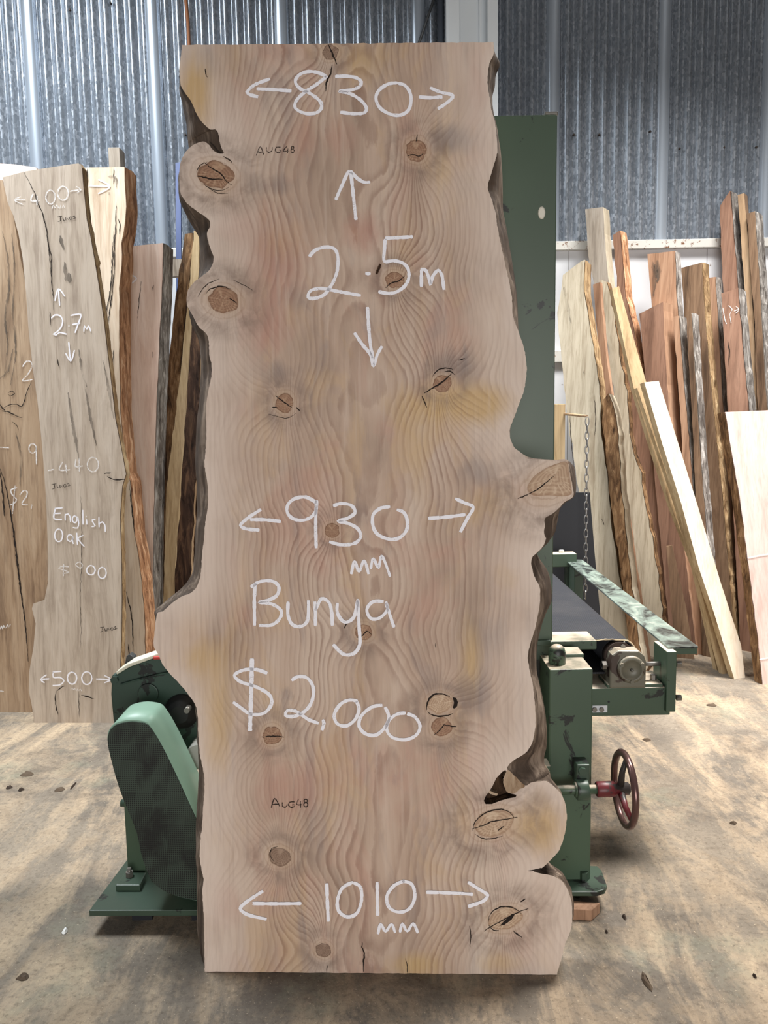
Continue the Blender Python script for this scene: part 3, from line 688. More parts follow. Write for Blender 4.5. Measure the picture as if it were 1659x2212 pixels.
strokes([[(1128,298),(1128,250),(1130,218),(1150,225),(1168,280),(1170,290),(1180,250),(1205,222),(1222,245),(1232,312)]], B_, SP, W, 'chalk_letter', M_CHALK, slab_root)
strokes([[(880,390),(885,470),(893,560),(905,625)],[(820,508),(855,560),(895,610),(908,660),(925,610),(947,570)]], B_, SP, W, 'chalk_arrow', M_CHALK, slab_root)
strokes([[(495,297),(430,290),(375,290)],[(418,250),(365,285),(338,312),(360,325),(412,330)]], C_, SP, W, 'chalk_arrow', M_CHALK, slab_root)
strokes([[(632,225),(590,203),(545,210),(520,235),(520,265),(545,288),(590,290),(625,265),(632,225)],[(632,215),(628,300),(630,400)],[(695,237),(725,228),(765,235),(780,262),(750,285),(715,295),(755,305),(790,325),(802,355),(780,380),(730,387),(680,375)],[(915,240),(880,245),(850,270),(848,310),(865,345),(910,365),(950,360),(978,330),(980,290),(965,260),(940,252)]], C_, SP, W, 'chalk_number', M_CHALK, slab_root)
strokes([[(1060,285),(1130,280),(1205,270)],[(1165,208),(1200,225),(1235,242),(1215,280),(1185,338)]], C_, SP, W, 'chalk_arrow', M_CHALK, slab_root)
strokes([[(765,500),(778,450),(795,490),(815,447),(832,500)],[(840,480),(850,440),(870,475),(882,430),(905,480),(915,510)]], C_, SP, W * .85, 'chalk_letter', M_CHALK, slab_root)
strokes([[(395,535),(392,600),(393,698)],[(378,550),(410,530),(455,525),(485,545),(480,580),(445,600),(410,608),(460,615),(495,640),(490,670),(460,695),(410,697)],[(522,605),(522,660),(540,695),(575,700),(598,675),(600,600)],[(625,605),(627,650),(627,700)],[(627,640),(650,595),(680,610),(690,650),(692,698)],[(712,610),(712,650),(740,685),(775,665),(790,600)],[(790,595),(795,700),(798,770),(775,805),(735,808),(695,770)],[(890,605),(850,605),(825,635),(840,670),(875,668),(905,635),(898,605)],[(898,610),(915,660),(930,705)]], C_, SP, W, 'chalk_word', M_CHALK, slab_root)
strokes([[(383,75),(380,200),(375,355)]], D_, SP, W * 1.25, 'chalk_letter', M_CHALK, slab_root)
strokes([[(442,132),(400,118),(350,120),(315,140),(340,165),(400,185),(450,215),(458,250),(430,285),(380,290),(340,265),(310,243)],[(535,160),(560,145),(595,150),(618,185),(615,235),(590,275),(545,298),(512,295),(520,275),(555,280),(600,310),(640,325)],[(655,310),(660,325),(652,352)],[(790,240),(760,235),(725,250),(700,290),(710,325),(745,335),(780,310),(795,270),(785,240)],[(885,255),(845,262),(805,295),(795,335),(820,365),(860,370),(895,340),(910,300),(895,262)],[(975,285),(940,290),(910,315),(902,350),(925,380),(975,388),(1015,370),(1030,335),(1010,300),(980,288)]], D_, SP, W, 'chalk_number', M_CHALK, slab_root)
strokes([[(280,484),(380,485),(485,484)],[(325,432),(260,475),(230,505),(260,530),(340,550)]], E_, SP, W, 'chalk_arrow', M_CHALK, slab_root)
strokes([[(590,400),(593,480),(597,560)],[(700,395),(655,420),(635,470),(640,515),(675,540),(715,525),(735,470),(730,415),(700,397)],[(800,395),(801,470),(802,535)],[(915,390),(870,410),(840,455),(850,500),(890,520),(935,505),(957,455),(945,405),(905,390)]], E_, SP, W, 'chalk_number', M_CHALK, slab_root)
strokes([[(1003,437),(1100,440),(1200,446)],[(1178,395),(1225,425),(1260,450),(1240,475),(1178,497)]], E_, SP, W, 'chalk_arrow', M_CHALK, slab_root)
strokes([[(803,612),(815,570),(835,600),(860,570),(875,607)],[(895,605),(905,568),(925,600),(950,568),(970,608)]], E_, SP, W * .85, 'chalk_letter', M_CHALK, slab_root)
aug = [[(428,612),(448,570),(465,608)],[(436,597),(462,594)],[(478,572),(478,590),(490,598),(503,590),(505,572)],[(545,572),(525,572),(518,585),(530,598),(545,595),(545,585),(535,585)],[(575,568),(557,590),(585,590)],[(580,578),(578,600)],circ(602,574,6,6),circ(602,589,8,8)]
strokes(aug, A_, SP, 1.9, 'pencil_mark', M_PENCIL, slab_root)
aug2 = [[(457,650),(470,615),(490,645)],[(463,638),(485,636)],[(500,630),(500,645),(510,650),(518,642),(518,630)],[(547,628),(530,628),(523,640),(535,650),(547,645),(547,639),(538,639)],[(562,618),(554,638),(575,638)],[(570,626),(570,650)],circ(590,624,7,6),circ(590,639,8,8)]
strokes(aug2, D_, SP, 2.1, 'pencil_mark', M_PENCIL, slab_root)

#@@LEFT
# ------------------------------------------------------------------ leaning boards and slabs
def board(name, label, cat, pts, psi, lean, s, mats, Ybase=None, bark_m=None, rough=0.0, group=None, step=.05, back_m=None, Tmin=.018):
    """pts: outline of the broad face; psi: turn about the vertical; lean: tilt back; s: how many px the edge shows (sign = which side)"""
    ymax = max(p[1] for p in pts); low = [p for p in pts if p[1] > ymax - 45]
    rx_ = sum(p[0] for p in low) / len(low); ry_ = sum(p[1] for p in low) / len(low)
    if Ybase is None: P0 = at_Z(rx_, ry_, 0)
    else:
        P0 = at_Y(rx_, ry_, Ybase); P0.z = 0
    ps, th = math.radians(psi), math.radians(lean)
    u = Vector((math.cos(ps), -math.sin(ps), 0)); hb = Vector((math.sin(ps), math.cos(ps), 0))
    v = hb * math.sin(th) + Vector((0, 0, math.cos(th))); nin = u.cross(v); nin = nin if nin.y > 0 or abs(nin.y) < .01 else -nin
    if nin.dot(hb) < 0: nin = -nin
    rr = random.Random(hash(label) % 1000 if False else sum(map(ord, label)))
    loc2 = []
    for (x, y) in pts:
        q = on_plane(x, y, P0, nin)
        if y > ymax - 45 or q.z < 0: q = q - v * (q.z / v.z)
        d = q - P0; loc2.append(Vector((d.dot(u), d.dot(v), 0)))
    area2 = sum(loc2[i].x * loc2[(i + 1) % len(loc2)].y - loc2[(i + 1) % len(loc2)].x * loc2[i].y for i in range(len(loc2)))
    if area2 < 0: loc2.reverse()
    dn = []
    n0 = len(loc2)
    for i in range(n0):
        a, b = loc2[i], loc2[(i + 1) % n0]; k = max(1, int((b - a).length / step)) if rough else 1
        for j in range(k):
            q = a + (b - a) * (j / k)
            if rough and q.y > .03: q = q + Vector((rr.gauss(0, rough), 0, 0))
            dn.append(q)
    cx = sum(q.x for q in loc2) / n0; hh = max(q.y for q in loc2)
    mid = P0 + u * cx + v * (hh * .6)
    den = F * (math.sin(ps) - (mid.x / mid.y) * math.cos(ps)) / mid.y
    T = max(Tmin, min(.14, s / den)) if abs(den) > 1 else .03
    base = P0.copy()
    mb = MB(); n = len(dn)
    fr = [P0 + u * q.x + v * q.y for q in dn]; bk = []
    for p in fr:
        q = p + nin * T
        if q.z < .0005: q.z = .0005
        bk.append(q)
    mb.add(fr + bk, [tuple(range(n)), tuple(range(2 * n - 1, n - 1, -1))], 0)
    for i in range(n):
        j = (i + 1) % n; mb.add([], []); mb.f.append([i, i + n, j + n, j]); mb.m.append(1 if len(mats) > 1 else 0); mb.sm.append(False)
    o = mb.build(name, list(mats), None, base=base); tag(o, label, cat, group)
    P3 = lambda x, y, k=-.003: (lambda q: q + nin * k)(on_plane(x, y, P0, nin))
    if bark_m is not None:
        bb = MB(); NR = 6
        sg = 1 if s > 0 else -1
        for i in range(n):
            j = (i + 1) % n; e = dn[j] - dn[i]; L = e.length or 1; nx = e.y / L
            if nx * sg < .45: continue
            ks = max(1, int(L / .018)); rows = []
            for a in range(ks + 1):
                row = []
                for r in range(NR + 1):
                    q = dn[i] + e * (a / ks); t = r / NR
                    w_ = P0 + u * q.x + v * q.y + nin * T * t
                    out = .003 + (.016 * abs(mnoise.noise(Vector((w_.z * 12, t * 2 + sum(map(ord, label)) * .37, 3)))) + .01 * abs(mnoise.noise(Vector((w_.z * 45, t * 6, 8))))) * (math.sin(math.pi * min(max(t, .06), .94)))
                    w_ = w_ + u * (sg * out)
                    if w_.z < .001: w_.z = .001
                    row.append(w_)
                rows.append(row)
            m = NR + 1
            bb.add([p for r_ in rows for p in r_], [(a * m + r, a * m + r + 1, (a + 1) * m + r + 1, (a + 1) * m + r) for a in range(ks) for r in range(NR)], 0, True)
        if bb.f: bb.build('bark_edge', bark_m, o, fix=False)
    return o, P3
BK1 = bark('bark_red_brown', (190, 142, 106), (100, 66, 48), (238, 204, 170), 1)
BK2 = bark('bark_grey', (150, 144, 138), (66, 58, 54), (226, 222, 218), 2)
BK3 = bark('bark_brown', (120, 90, 62), (48, 34, 24), (176, 144, 108), 3)
BK4 = bark('bark_dark', (70, 52, 42), (28, 20, 17), (110, 84, 64), 4)
BK5 = bark('bark_tan', (168, 140, 104), (92, 66, 44), (208, 186, 150), 6)
W_OAK = wood('english_oak', (188, 172, 155), (150, 133, 118), (208, 194, 179), 1)
W_BROWN = wood('brown_slab', (164, 137, 110), (108, 84, 66), (190, 166, 140), 2)
W_CREAM = wood('cream_slab', (212, 192, 168), (178, 152, 126), (228, 212, 192), 3)
W_PINK = wood('pink_slab', (226, 200, 184), (202, 170, 154), (238, 220, 208), 4)
W_PALE = wood('pale_slab', (184, 173, 152), (138, 122, 100), (206, 196, 176), 5)
W_RED = wood('red_board', (136, 102, 84), (94, 68, 55), (162, 128, 108), 6)
W_RED2 = wood('orange_board', (158, 122, 97), (112, 82, 62), (184, 150, 124), 7)
W_TAN = wood('tan_board', (160, 132, 102), (104, 80, 60), (190, 164, 134), 8)
W_YEL = wood('yellow_plank', (170, 145, 108), (124, 98, 68), (194, 172, 138), 9)
W_WHITE = wood('white_plank', (238, 222, 200), (214, 190, 162), (246, 236, 220), 10)
W_BLUSH = wood('blush_slab', (224, 198, 188), (204, 168, 158), (234, 216, 210), 11)
W_DARK = wood('dark_board', (112, 88, 68), (66, 50, 38), (146, 120, 96), 12)
W_GREY = wood('weathered_board', (150, 138, 124), (98, 86, 74), (186, 176, 164), 13)
M_SAP = flat('sapwood_edge', (234, 214, 176), .8)
def mat_stain():
    t = NT('dark_stain', .8, spec=.2); t.col(lin((92, 84, 76))); t.put(t.b.inputs['Alpha'], t.mr(t.noise(t.co((30, 30, 6)), 1.0, 4, .65), .35, .65, .05, .75)); return t.m
M_STAIN = mat_stain()
def marks(name, strs, tf, P3, wd, mat, parent):
    cr_ = mat is M_CRACK or mat is M_STAIN
    return strokes(strs, tf, P3, wd * (.8 if mat is M_CRACK else 1), name, mat, parent, jit=.7 if cr_ else 0, taper=cr_)

c1, c2, c3 = (0, 0, 2.9625), (0, 500, 3.456), (0, 1000, 3.456)
oA2, _ = board('timber_slab', 'peach topped slab behind, at the far left edge above the brown slab', 'timber slab', [(-60,350),(30,355),(78,362),(88,400),(88,1500),(-60,1500)], 4, 3, 8, [W_PINK], Ybase=4.42)
oA, pA = board('timber_slab', 'brown swirly grained slab at the far left edge with chalked price', 'timber slab', [(-60,392),(4,389),(30,470),(52,600),(76,760),(95,900),(106,1010),(112,1200),(96,1290),(74,1380),(64,1450),(67,1536),(-60,1541)], 4, 3, 10, [W_BROWN], Ybase=None, rough=.002)
marks('crack', [[(0,40),(30,120),(70,300),(115,600),(150,900),(190,1200),(212,1480)]], c3, pA, 4.5, M_CRACK, oA)
marks('crack', [[(0,60),(20,200),(35,400)]], c3, pA, 4, M_CRACK, oA)
marks('crack', [[(60,1205),(90,1190),(110,1210),(80,1230),(60,1215)],[(5,1330),(60,1300),(130,1290),(165,1310),(200,1210),(235,1120)],[(10,1340),(70,1350),(130,1380),(170,1390)],[(0,1290),(40,1340)],[(90,1420),(130,1450),(140,1480)]], c2, pA, 2.6, M_CRACK, oA)
marks('grain_mark', [[(20,0),(60,200),(70,420),(40,640),(60,860),(30,1100)],[(90,0),(110,300),(100,600),(120,900),(80,1150)],[(0,1100),(60,1040),(100,880)],[(120,1500),(160,1700),(150,1900)]], c2, pA, 5, M_STAIN, oA)
marks('chalk_number', [[(170,1010),(200,970),(235,975),(240,1010),(215,1060),(170,1115),(245,1105)],circ(245,1620,28,35),[(272,1600),(275,1740)],[(0,1610),(70,1615)]], c2, pA, 2.6, M_FAINT, oA)
marks('chalk_number', [[(130,185),(85,200),(95,240),(125,270),(110,300),(75,315)],[(115,170),(95,380)],[(150,240),(180,205),(205,215),(200,250),(165,305),(210,310)],[(240,310),(235,345)],[(5,1240),(12,1215),(22,1238),(30,1212),(42,1235)],[(50,1230),(58,1205),(68,1225),(80,1202)],[(0,1700),(30,1705)]], c3, pA, 2.6, M_FAINT, oA)

Bp = [(6,383),(56,370),(81,366),(159,354),(170,353),(177,363),(180,402),(187,473),(195,510),(203,556),(213,616),(223,685),(240,827),(249,905),(262,970),(272,1024),(264,1050),(259,1116),(262,1202),(263,1289),(262,1376),(260,1428),(257,1500),(246,1568),(174,1563),(74,1553),(68,1521),(62,1492),(63,1451),(72,1400),(77,1347),(69,1315),(72,1304),(96,1296),(103,1260),(103,1174),(100,1087),(95,1014),(91,963),(82,876),(72,804),(62,717),(56,630),(49,558),(40,506),(29,466),(17,439),(8,398)]
oB, pB = board('timber_slab', 'tall pale grey oak slab chalked English Oak, second slab from the left', 'timber slab', Bp, 3, 3.5, 9, [W_OAK], bark_m=BK5)
marks('chalk_arrow', [[(165,1280),(95,1280)],[(135,1260),(95,1282),(150,1310)],[(445,1225),(515,1215)],[(490,1195),(520,1215),(495,1235)]], c1, pB, 2.6, M_FAINT, oB)
marks('chalk_number', [[(215,1240),(200,1285),(255,1285)],[(240,1255),(238,1315)],circ(325,1262,30,45),circ(405,1238,35,45)], c1, pB, 2.8, M_FAINT, oB)
marks('chalk_letter', [[(335,1340),(340,1315),(355,1330),(365,1312),(378,1335)],[(385,1335),(390,1315),(400,1330),(408,1312),(415,1332)]], c1, pB, 2.0, M_FAINT, oB)
jun = [[(370,1390),(400,1385)],[(388,1388),(388,1415),(372,1420)],[(405,1395),(408,1412),(420,1412),(422,1393)],[(428,1412),(428,1393),(442,1410),(442,1390)],circ(455,1398,8,9),[(468,1388),(478,1382),(482,1390),(470,1402),(490,1395)]]
marks('pencil_mark', jun, c1, pB, 1.8, M_PENCIL, oB)
marks('pencil_mark', jun, (112 - 370 / 2.9625, 1050 - 1400 / 2.9625, 2.9625), pB, 1.8, M_PENCIL, oB)
marks('pencil_mark', jun, (216 - 370 / 3.2, 1359 - 1400 / 3.2, 3.2), pB, 1.8, M_PENCIL, oB)
marks('chalk_arrow', [[(448,555),(443,500),(437,435)],[(412,520),(437,430),(487,487)],[(515,825),(520,890),(528,965)],[(492,910),(530,968),(558,885)]], c2, pB, 3, M_CHALK, oB)
marks('chalk_number', [[(385,650),(410,625),(450,630),(470,670),(455,720),(420,755),(398,768),(420,775),(445,755),(500,768)],[(512,705),(520,706)],[(528,628),(605,620),(585,690),(562,758)],[(540,695),(600,685)],[(628,750),(632,705),(650,730),(662,705),(680,748)]], c2, pB, 3, M_CHALK, oB)
marks('chalk_number', [[(405,1775),(360,1785)],[(470,1720),(445,1780),(525,1778)],[(492,1740),(500,1800)],[(570,1700),(565,1755),(620,1750)],[(592,1690),(595,1795)],circ(695,1740,42,55)], c2, pB, 2.6, M_FAINT, oB)
marks('chalk_word', [[(415,340),(405,415),(465,420)],[(410,340),(470,335)],[(408,378),(455,375)],[(490,430),(490,385),(510,380),(525,400),(528,440)],circ(560,420,18,25),[(580,400),(590,450),(580,485),(545,480)],[(620,350),(622,460)],[(648,420),(650,460)],[(645,396),(646,400)],[(715,420),(690,425),(700,450),(712,470),(685,475)],[(740,400),(742,480)],[(745,450),(765,440),(785,465),(788,515)]], c3, pB, 3, M_CHALK, oB)
marks('chalk_word', [circ(440,540,30,48),circ(525,560,22,25),[(545,545),(545,590),(550,605)],[(575,520),(580,610)],[(625,540),(585,565),(632,625)]], c3, pB, 2.8, M_CHALK, oB)
marks('chalk_number', [[(515,775),(470,770),(440,785),(480,800),(515,815),(470,825)],[(478,755),(475,845)],[(600,738),(565,755),(600,785),(620,765),(600,738)]], c3, pB, 2.2, M_FAINT, oB)
marks('chalk_number', [circ(680,800,32,35),circ(765,820,30,42)], c3, pB, 2.8, M_CHALK, oB)
marks('chalk_number', [[(370,1610),(310,1615)],[(350,1580),(305,1615),(335,1640)],[(395,1560),(460,1555)],[(400,1560),(400,1600),(450,1600),(480,1625),(450,1655),(395,1660)],circ(540,1605,35,45),circ(650,1605,38,48),[(720,1612),(820,1615)],[(780,1585),(830,1615),(780,1640)]], c3, pB, 3, M_CHALK, oB)
marks('chalk_letter', [[(530,1695),(535,1680),(550,1690),(560,1680),(565,1695)],[(575,1700),(580,1685),(592,1698),(602,1685),(612,1702)]], c3, pB, 2, M_FAINT, oB)
marks('crack', [[(150,1095),(185,1160),(225,1240),(240,1290),(275,1370),(300,1480),(315,1600),(330,1770)]], c1, pB, 2.6, M_CRACK, oB)
marks('crack', [[(350,0),(365,110),(385,180),(385,330),(400,500),(405,590)],[(375,600),(378,700)],[(430,950),(440,1010)]], c2, pB, 2.4, M_CRACK, oB)
marks('crack', [[(605,250),(612,500),(610,800),(600,1000),(608,1250),(600,1400)],[(590,1700),(592,1900)]], c3, pB, 1.4, M_CRACK, oB)
marks('dark_streak', [[(450,30),(465,100),(480,140)],[(485,230),(490,300),(495,370)],[(515,310),(525,380)]], c2, pB, 9, M_STAIN, oB)
marks('dark_streak', [[(590,880),(600,960),(620,1060),(650,1160)],[(510,1200),(540,1400),(590,1700)],[(640,1180),(680,1400),(720,1600)],[(770,960),(800,1100),(850,1400)]], c2, pB, 6, M_STAIN, oB)
marks('crack', [[(425,1700),(450,1680),(480,1665)],[(420,1700),(415,1780),(435,1880)],[(610,1730),(660,1745),(705,1760)],[(780,80),(830,75)],[(800,100),(860,125),(940,120)]], c3, pB, 3, M_CRACK, oB)

oC, pC = board('timber_slab', 'cream slab with shaggy red brown bark edge, third slab from the left', 'timber slab', [(150,362),(182,362),(270,361),(272,420),(271,472),(263,526),(260,597),(257,674),(257,789),(260,890),(272,1021),(281,1038),(289,1145),(300,1208),(310,1304),(313,1405),(316,1524),(200,1516),(170,900),(155,600)], 10, 3.5, 24, [W_CREAM], bark_m=BK1, Ybase=4.22, rough=.002)
marks('chalk_arrow', [[(570,1190),(700,1193)],[(630,1150),(705,1195),(630,1240)]], c1, pC, 3, M_CHALK, oC)
marks('crack', [[(730,1080),(728,1180)],[(745,1290),(740,1480),(722,1700)],[(560,1080),(562,1240)],[(758,1400),(770,1440),(765,1500)]], c1, pC, 2.6, M_CRACK, oC)
marks('crack', [[(850,0),(840,200),(830,400),(790,640),(780,720)],[(850,880),(840,1000),(835,1030)],[(860,100),(850,330),(800,760)]], c2, pC, 2.6, M_CRACK, oC)
marks('crack', [[(965,150),(990,380),(1010,560)],[(940,950),(985,1150),(995,1430)],[(960,1350),(970,1450)]], c3, pC, 2.4, M_CRACK, oC)
marks('dark_streak', [[(690,1130),(740,1135),(745,1200)],[(695,1235),(705,1240)]], c1, pC, 7, M_STAIN, oC)
oD, pD = board('timber_slab', 'pinkish slab with grey flaky bark edge, between the cream slab and the thin sticks', 'timber slab', [(262,537),(285,532),(330,527),(352,525),(350,600),(349,645),(344,731),(338,876),(333,1035),(331,1145),(330,1290),(330,1500),(262,1496)], 8, 3.5, 22, [W_PINK], bark_m=BK2, Ybase=4.45, rough=.001)
marks('chalk_arrow', [[(985,325),(1020,352),(985,388)]], c2, pD, 2.6, M_CHALK, oD)
marks('crack', [[(1055,370),(1040,520),(1028,650)],[(1145,400),(1143,440)],[(1143,900),(1142,940)]], c2, pD, 2, M_CRACK, oD)
board('timber_pole', 'rough dark brown barked stick leaning beside the pinkish slab', 'stick', [(399,505),(417,503),(413,560),(398,700),(385,850),(372,1000),(365,1150),(360,1485),(328,1485),(345,1050),(362,800),(380,640)], 20, 5, 8, [BK3], bark_m=BK4, Ybase=4.6, rough=.003)
board('timber_pole', 'thin pale yellow pole leaning between dark sticks', 'pole', [(420,498),(431,498),(429,595),(414,702),(402,847),(388,1050),(380,1200),(372,1480),(348,1480),(360,1050),(385,847),(405,662)], 10, 5, 4, [W_YEL], Ybase=4.5, rough=.002)
board('timber_pole', 'dark barked pole just left of the big slab edge', 'pole', [(416,690),(430,690),(432,789),(428,900),(420,1050),(410,1250),(404,1475),(370,1475),(378,1250),(392,1050),(404,850)], 16, 4, 4, [BK4], bark_m=W_TAN, Ybase=4.42, rough=.003)
board('timber_board', 'dark rough board in shadow behind the thin poles', 'board', [(392,700),(440,700),(438,1000),(425,1300),(415,1478),(340,1478),(356,1000)], 0, 2, 4, [BK4], Ybase=4.72)  # added backing, dark bark colour stands in for shade between the poles
pr = at_Y(250, 322, 4.98); o = MB().box(pr.x - .037, pr.x + .032, 4.95, 5.05, 0, pr.z).build('rack_post', W_GREY, base=(pr.x, 5.0, 0), bev=.003); tag(o, 'squared timber rack post poking up behind the cream slab', 'post')
zz = at_Y(200, 600, 4.9).z; o = MB().box(at_Y(-60, 600, 4.9).x, at_Y(405, 600, 4.9).x, 4.9, 4.95, zz, zz + .1).build('rack_rail', W_GREY, base=(pr.x, 5.0, zz))
o.parent = bpy.data.objects['rack_post']; o.location = (0, 0, zz); WB[o.name] = Vector((pr.x, 5.0, 0))

# ---- right hand group
RG = 'boards stacked against the white wall on the right'
def R(label, pts, psi, s, mats, Yb, lean=4, bark_m=None, rough=.0015, name='timber_board', cat='board'):
    return board(name, label, cat, pts, psi, lean, s, mats, Ybase=Yb, bark_m=bark_m, rough=rough, group=RG)
R('tall reddish brown board with pale edge, topmost at the far right', [(1555,445),(1577,412),(1590,560),(1600,700),(1612,850),(1645,1400),(1600,1400),(1565,700)], 45, 15, [W_RED], 5.12, 2.5, BK2)
R('thin pale tan board right beside the topmost reddish board', [(1594,421),(1607,417),(1615,500),(1625,640),(1640,900),(1662,1400),(1640,1400),(1610,640)], 40, 7, [W_TAN, W_DARK], 5.05, 3)
R('grey brown weathered board rising at the right picture edge', [(1613,462),(1630,456),(1640,600),(1652,800),(1664,1000),(1700,1400),(1655,1400),(1630,700)], 45, 16, [W_DARK, W_GREY], 4.95, 3, BK2)
R('orange board with rough bark edge and square top right of the dark striped board', [(1531,600),(1545,598),(1552,720),(1562,886),(1582,1100),(1605,1400),(1565,1400),(1545,880)], 45, 12, [W_RED2], 5.0, 2.5, BK2)
o, pp = R('dark brown board with pale stripes behind the short reddish board', [(1471,579),(1516,567),(1522,680),(1532,800),(1542,900),(1562,1100),(1588,1402),(1530,1402),(1500,900),(1480,700)], 45, 14, [W_DARK, W_TAN], 4.9, 3, BK5)
o7, p7 = R('orange brown board with dark stain at its top corner', [(1398,549),(1458,542),(1461,640),(1466,700),(1482,1000),(1510,1402),(1440,1402),(1420,800)], 42, 11, [W_RED2], 5.02, 2.5, BK2)
marks('dark_stain', [[(1410,565),(1414,600),(1412,640)],[(1420,562),(1424,585),(1420,610)],[(1416,570),(1418,600)]], (0, 0, 1), p7, 9, M_STAIN, o7)
R('tall pale board with split face, tallest next to the green column', [(1264,452),(1303,447),(1310,560),(1320,650),(1344,850),(1405,1410),(1345,1410),(1300,850),(1282,610),(1271,553)], 40, 13, [W_GREY, W_PALE], 5.02, 2.5)
o6, p6 = R('reddish slab with thick brown bark edge beside the tall pale board', [(1324,508),(1339,498),(1345,560),(1351,640),(1366,700),(1402,900),(1458,1405),(1405,1405),(1358,900),(1335,650)], 45, 14, [W_RED], 4.94, 3, BK1, .003)
o8, p8 = R('short reddish board with peach edge in front of the stained orange board', [(1381,678),(1432,652),(1437,760),(1446,900),(1468,1100),(1506,1408),(1450,1408),(1420,1100),(1393,800)], 45, 22, [W_RED, W_RED2], 4.82, 3)
R('narrow board with white flaky bark edge in the middle of the right stack', [(1454,684),(1466,682),(1474,800),(1492,1000),(1526,1405),(1496,1405),(1470,900)], 45, 17, [W_RED2], 4.78, 3, BK2)
R('narrow brown board with grey edge right of the white barked one', [(1482,680),(1494,676),(1501,800),(1514,1000),(1548,1405),(1518,1405),(1495,900)], 45, 14, [W_DARK, W_GREY], 4.72, 3, BK2)
o15, p15 = R('short reddish board with faint chalk scribble at the right', [(1558,634),(1594,622),(1604,750),(1614,850),(1630,1000),(1655,1405),(1600,1405),(1572,880)], 42, 22, [W_RED], 4.8, 3, BK2)
marks('chalk_scribble', [[(1562,665),(1566,690),(1570,700)],[(1574,660),(1582,668),(1577,680),(1580,698)],[(1586,672),(1596,668)],[(1590,662),(1597,669),(1589,677)]], (0, 0, 1), p15, 1.8, M_FAINT, o15)
marks('crack', [[(1572,735),(1576,760),(1574,790)]], (0, 0, 1), p15, 2.2, M_CRACK, o15)
R('gnarled slab with lumpy bark between cream slab and leaning planks', [(1297,602),(1309,609),(1327,676),(1333,740),(1342,790),(1354,845),(1358,913),(1368,980),(1385,1021),(1387,1045),(1404,1140),(1424,1260),(1440,1420),(1395,1420),(1370,1200),(1345,1000),(1320,800),(1305,700)], 35, 8, [W_PALE], 4.74, 4, BK3, .004)
R('thin peach board squeezed behind the cream slab bark', [(1281,615),(1296,609),(1304,720),(1320,850),(1348,1050),(1402,1425),(1362,1425),(1320,1050),(1300,850),(1290,720)], 40, 5, [W_RED2], 4.68, 4)
o1, p1 = R('wide cream slab with pointed top and bark edge beside the green column', [(1264,561),(1254,564),(1217,594),(1204,676),(1210,740),(1221,852),(1231,940),(1250,1055),(1272,1200),(1300,1432),(1372,1432),(1353,1326),(1333,1225),(1319,1120),(1311,1021),(1299,940),(1296,852),(1284,770),(1271,684),(1260,609)], 30, 15, [W_PALE], 4.6, 4, BK5, .003, 'timber_slab', 'timber slab')
marks('crack', [[(1283,852),(1287,900),(1285,940)],[(1262,800),(1262,808)],[(1300,1120),(1306,1135)],[(1232,900),(1235,960),(1245,1050)]], (0, 0, 1), p1, 2, M_CRACK, o1)
marks('dark_stain', [[(1222,640),(1228,670),(1234,700)],[(1218,620),(1222,640)]], (0, 0, 1), p1, 6, M_STAIN, o1)
R('short bark faced slab in front of the wide cream slab', [(1302,866),(1314,850),(1323,870),(1330,900),(1336,960),(1340,1040),(1347,1100),(1362,1250),(1392,1390),(1400,1428),(1366,1428),(1345,1270),(1325,1130),(1310,1000),(1304,930)], 30, 13, [BK3], 4.46, 5, W_PALE, .003, 'timber_slab', 'timber slab')
R('slim grey board in shade low beside the leaning planks', [(1440,1180),(1452,1178),(1480,1300),(1500,1428),(1460,1428),(1448,1300)], 20, 4, [W_DARK], 4.7, 3)
# long planks leaning sideways
PG = 'long planks leaning sideways across the stack'
def PL(label, pts, psi, s, mats, Yb, lean): return board('plank', label, 'plank', pts, psi, lean, s, mats, Ybase=Yb, group=PG, Tmin=.03)
PL('narrow yellow plank rising furthest of the leaning planks', [(1322,624),(1337,618),(1360,700),(1396,826),(1440,960),(1484,1089),(1532,1270),(1572,1446),(1548,1446),(1500,1225),(1448,1089),(1404,953),(1368,835)], -15, -7, [W_YEL], 4.47, 9)
PL('yellow brown plank sandwiched behind the white plank', [(1376,838),(1394,832),(1436,960),(1478,1089),(1528,1270),(1580,1452),(1560,1452),(1512,1270),(1462,1089),(1418,960)], -15, -7, [W_YEL], 4.40, 9)
PL('bright white sawn plank, front of the leaning planks', [(1392,826),(1423,823),(1506,1089),(1557,1259),(1601,1394),(1608,1444),(1586,1464),(1543,1326),(1509,1225),(1472,1089),(1431,960)], -18, -11, [W_WHITE, W_YEL], 4.31, 9)
oQ, pQ = board('timber_slab', 'bright blush pale slab with brown bark edge at the right picture edge', 'timber slab', [(1567,890),(1720,884),(1760,1482),(1647,1465),(1635,1360),(1618,1225),(1598,1072),(1577,953)], -12, 8, -17, [W_BLUSH], bark_m=BK3, rough=.002)
marks('chalk_line', [[(1615,1205),(1640,1200),(1665,1196)],[(1640,1424),(1662,1420)]], (0, 0, 1), pQ, 2.2, M_CHALK, oQ)

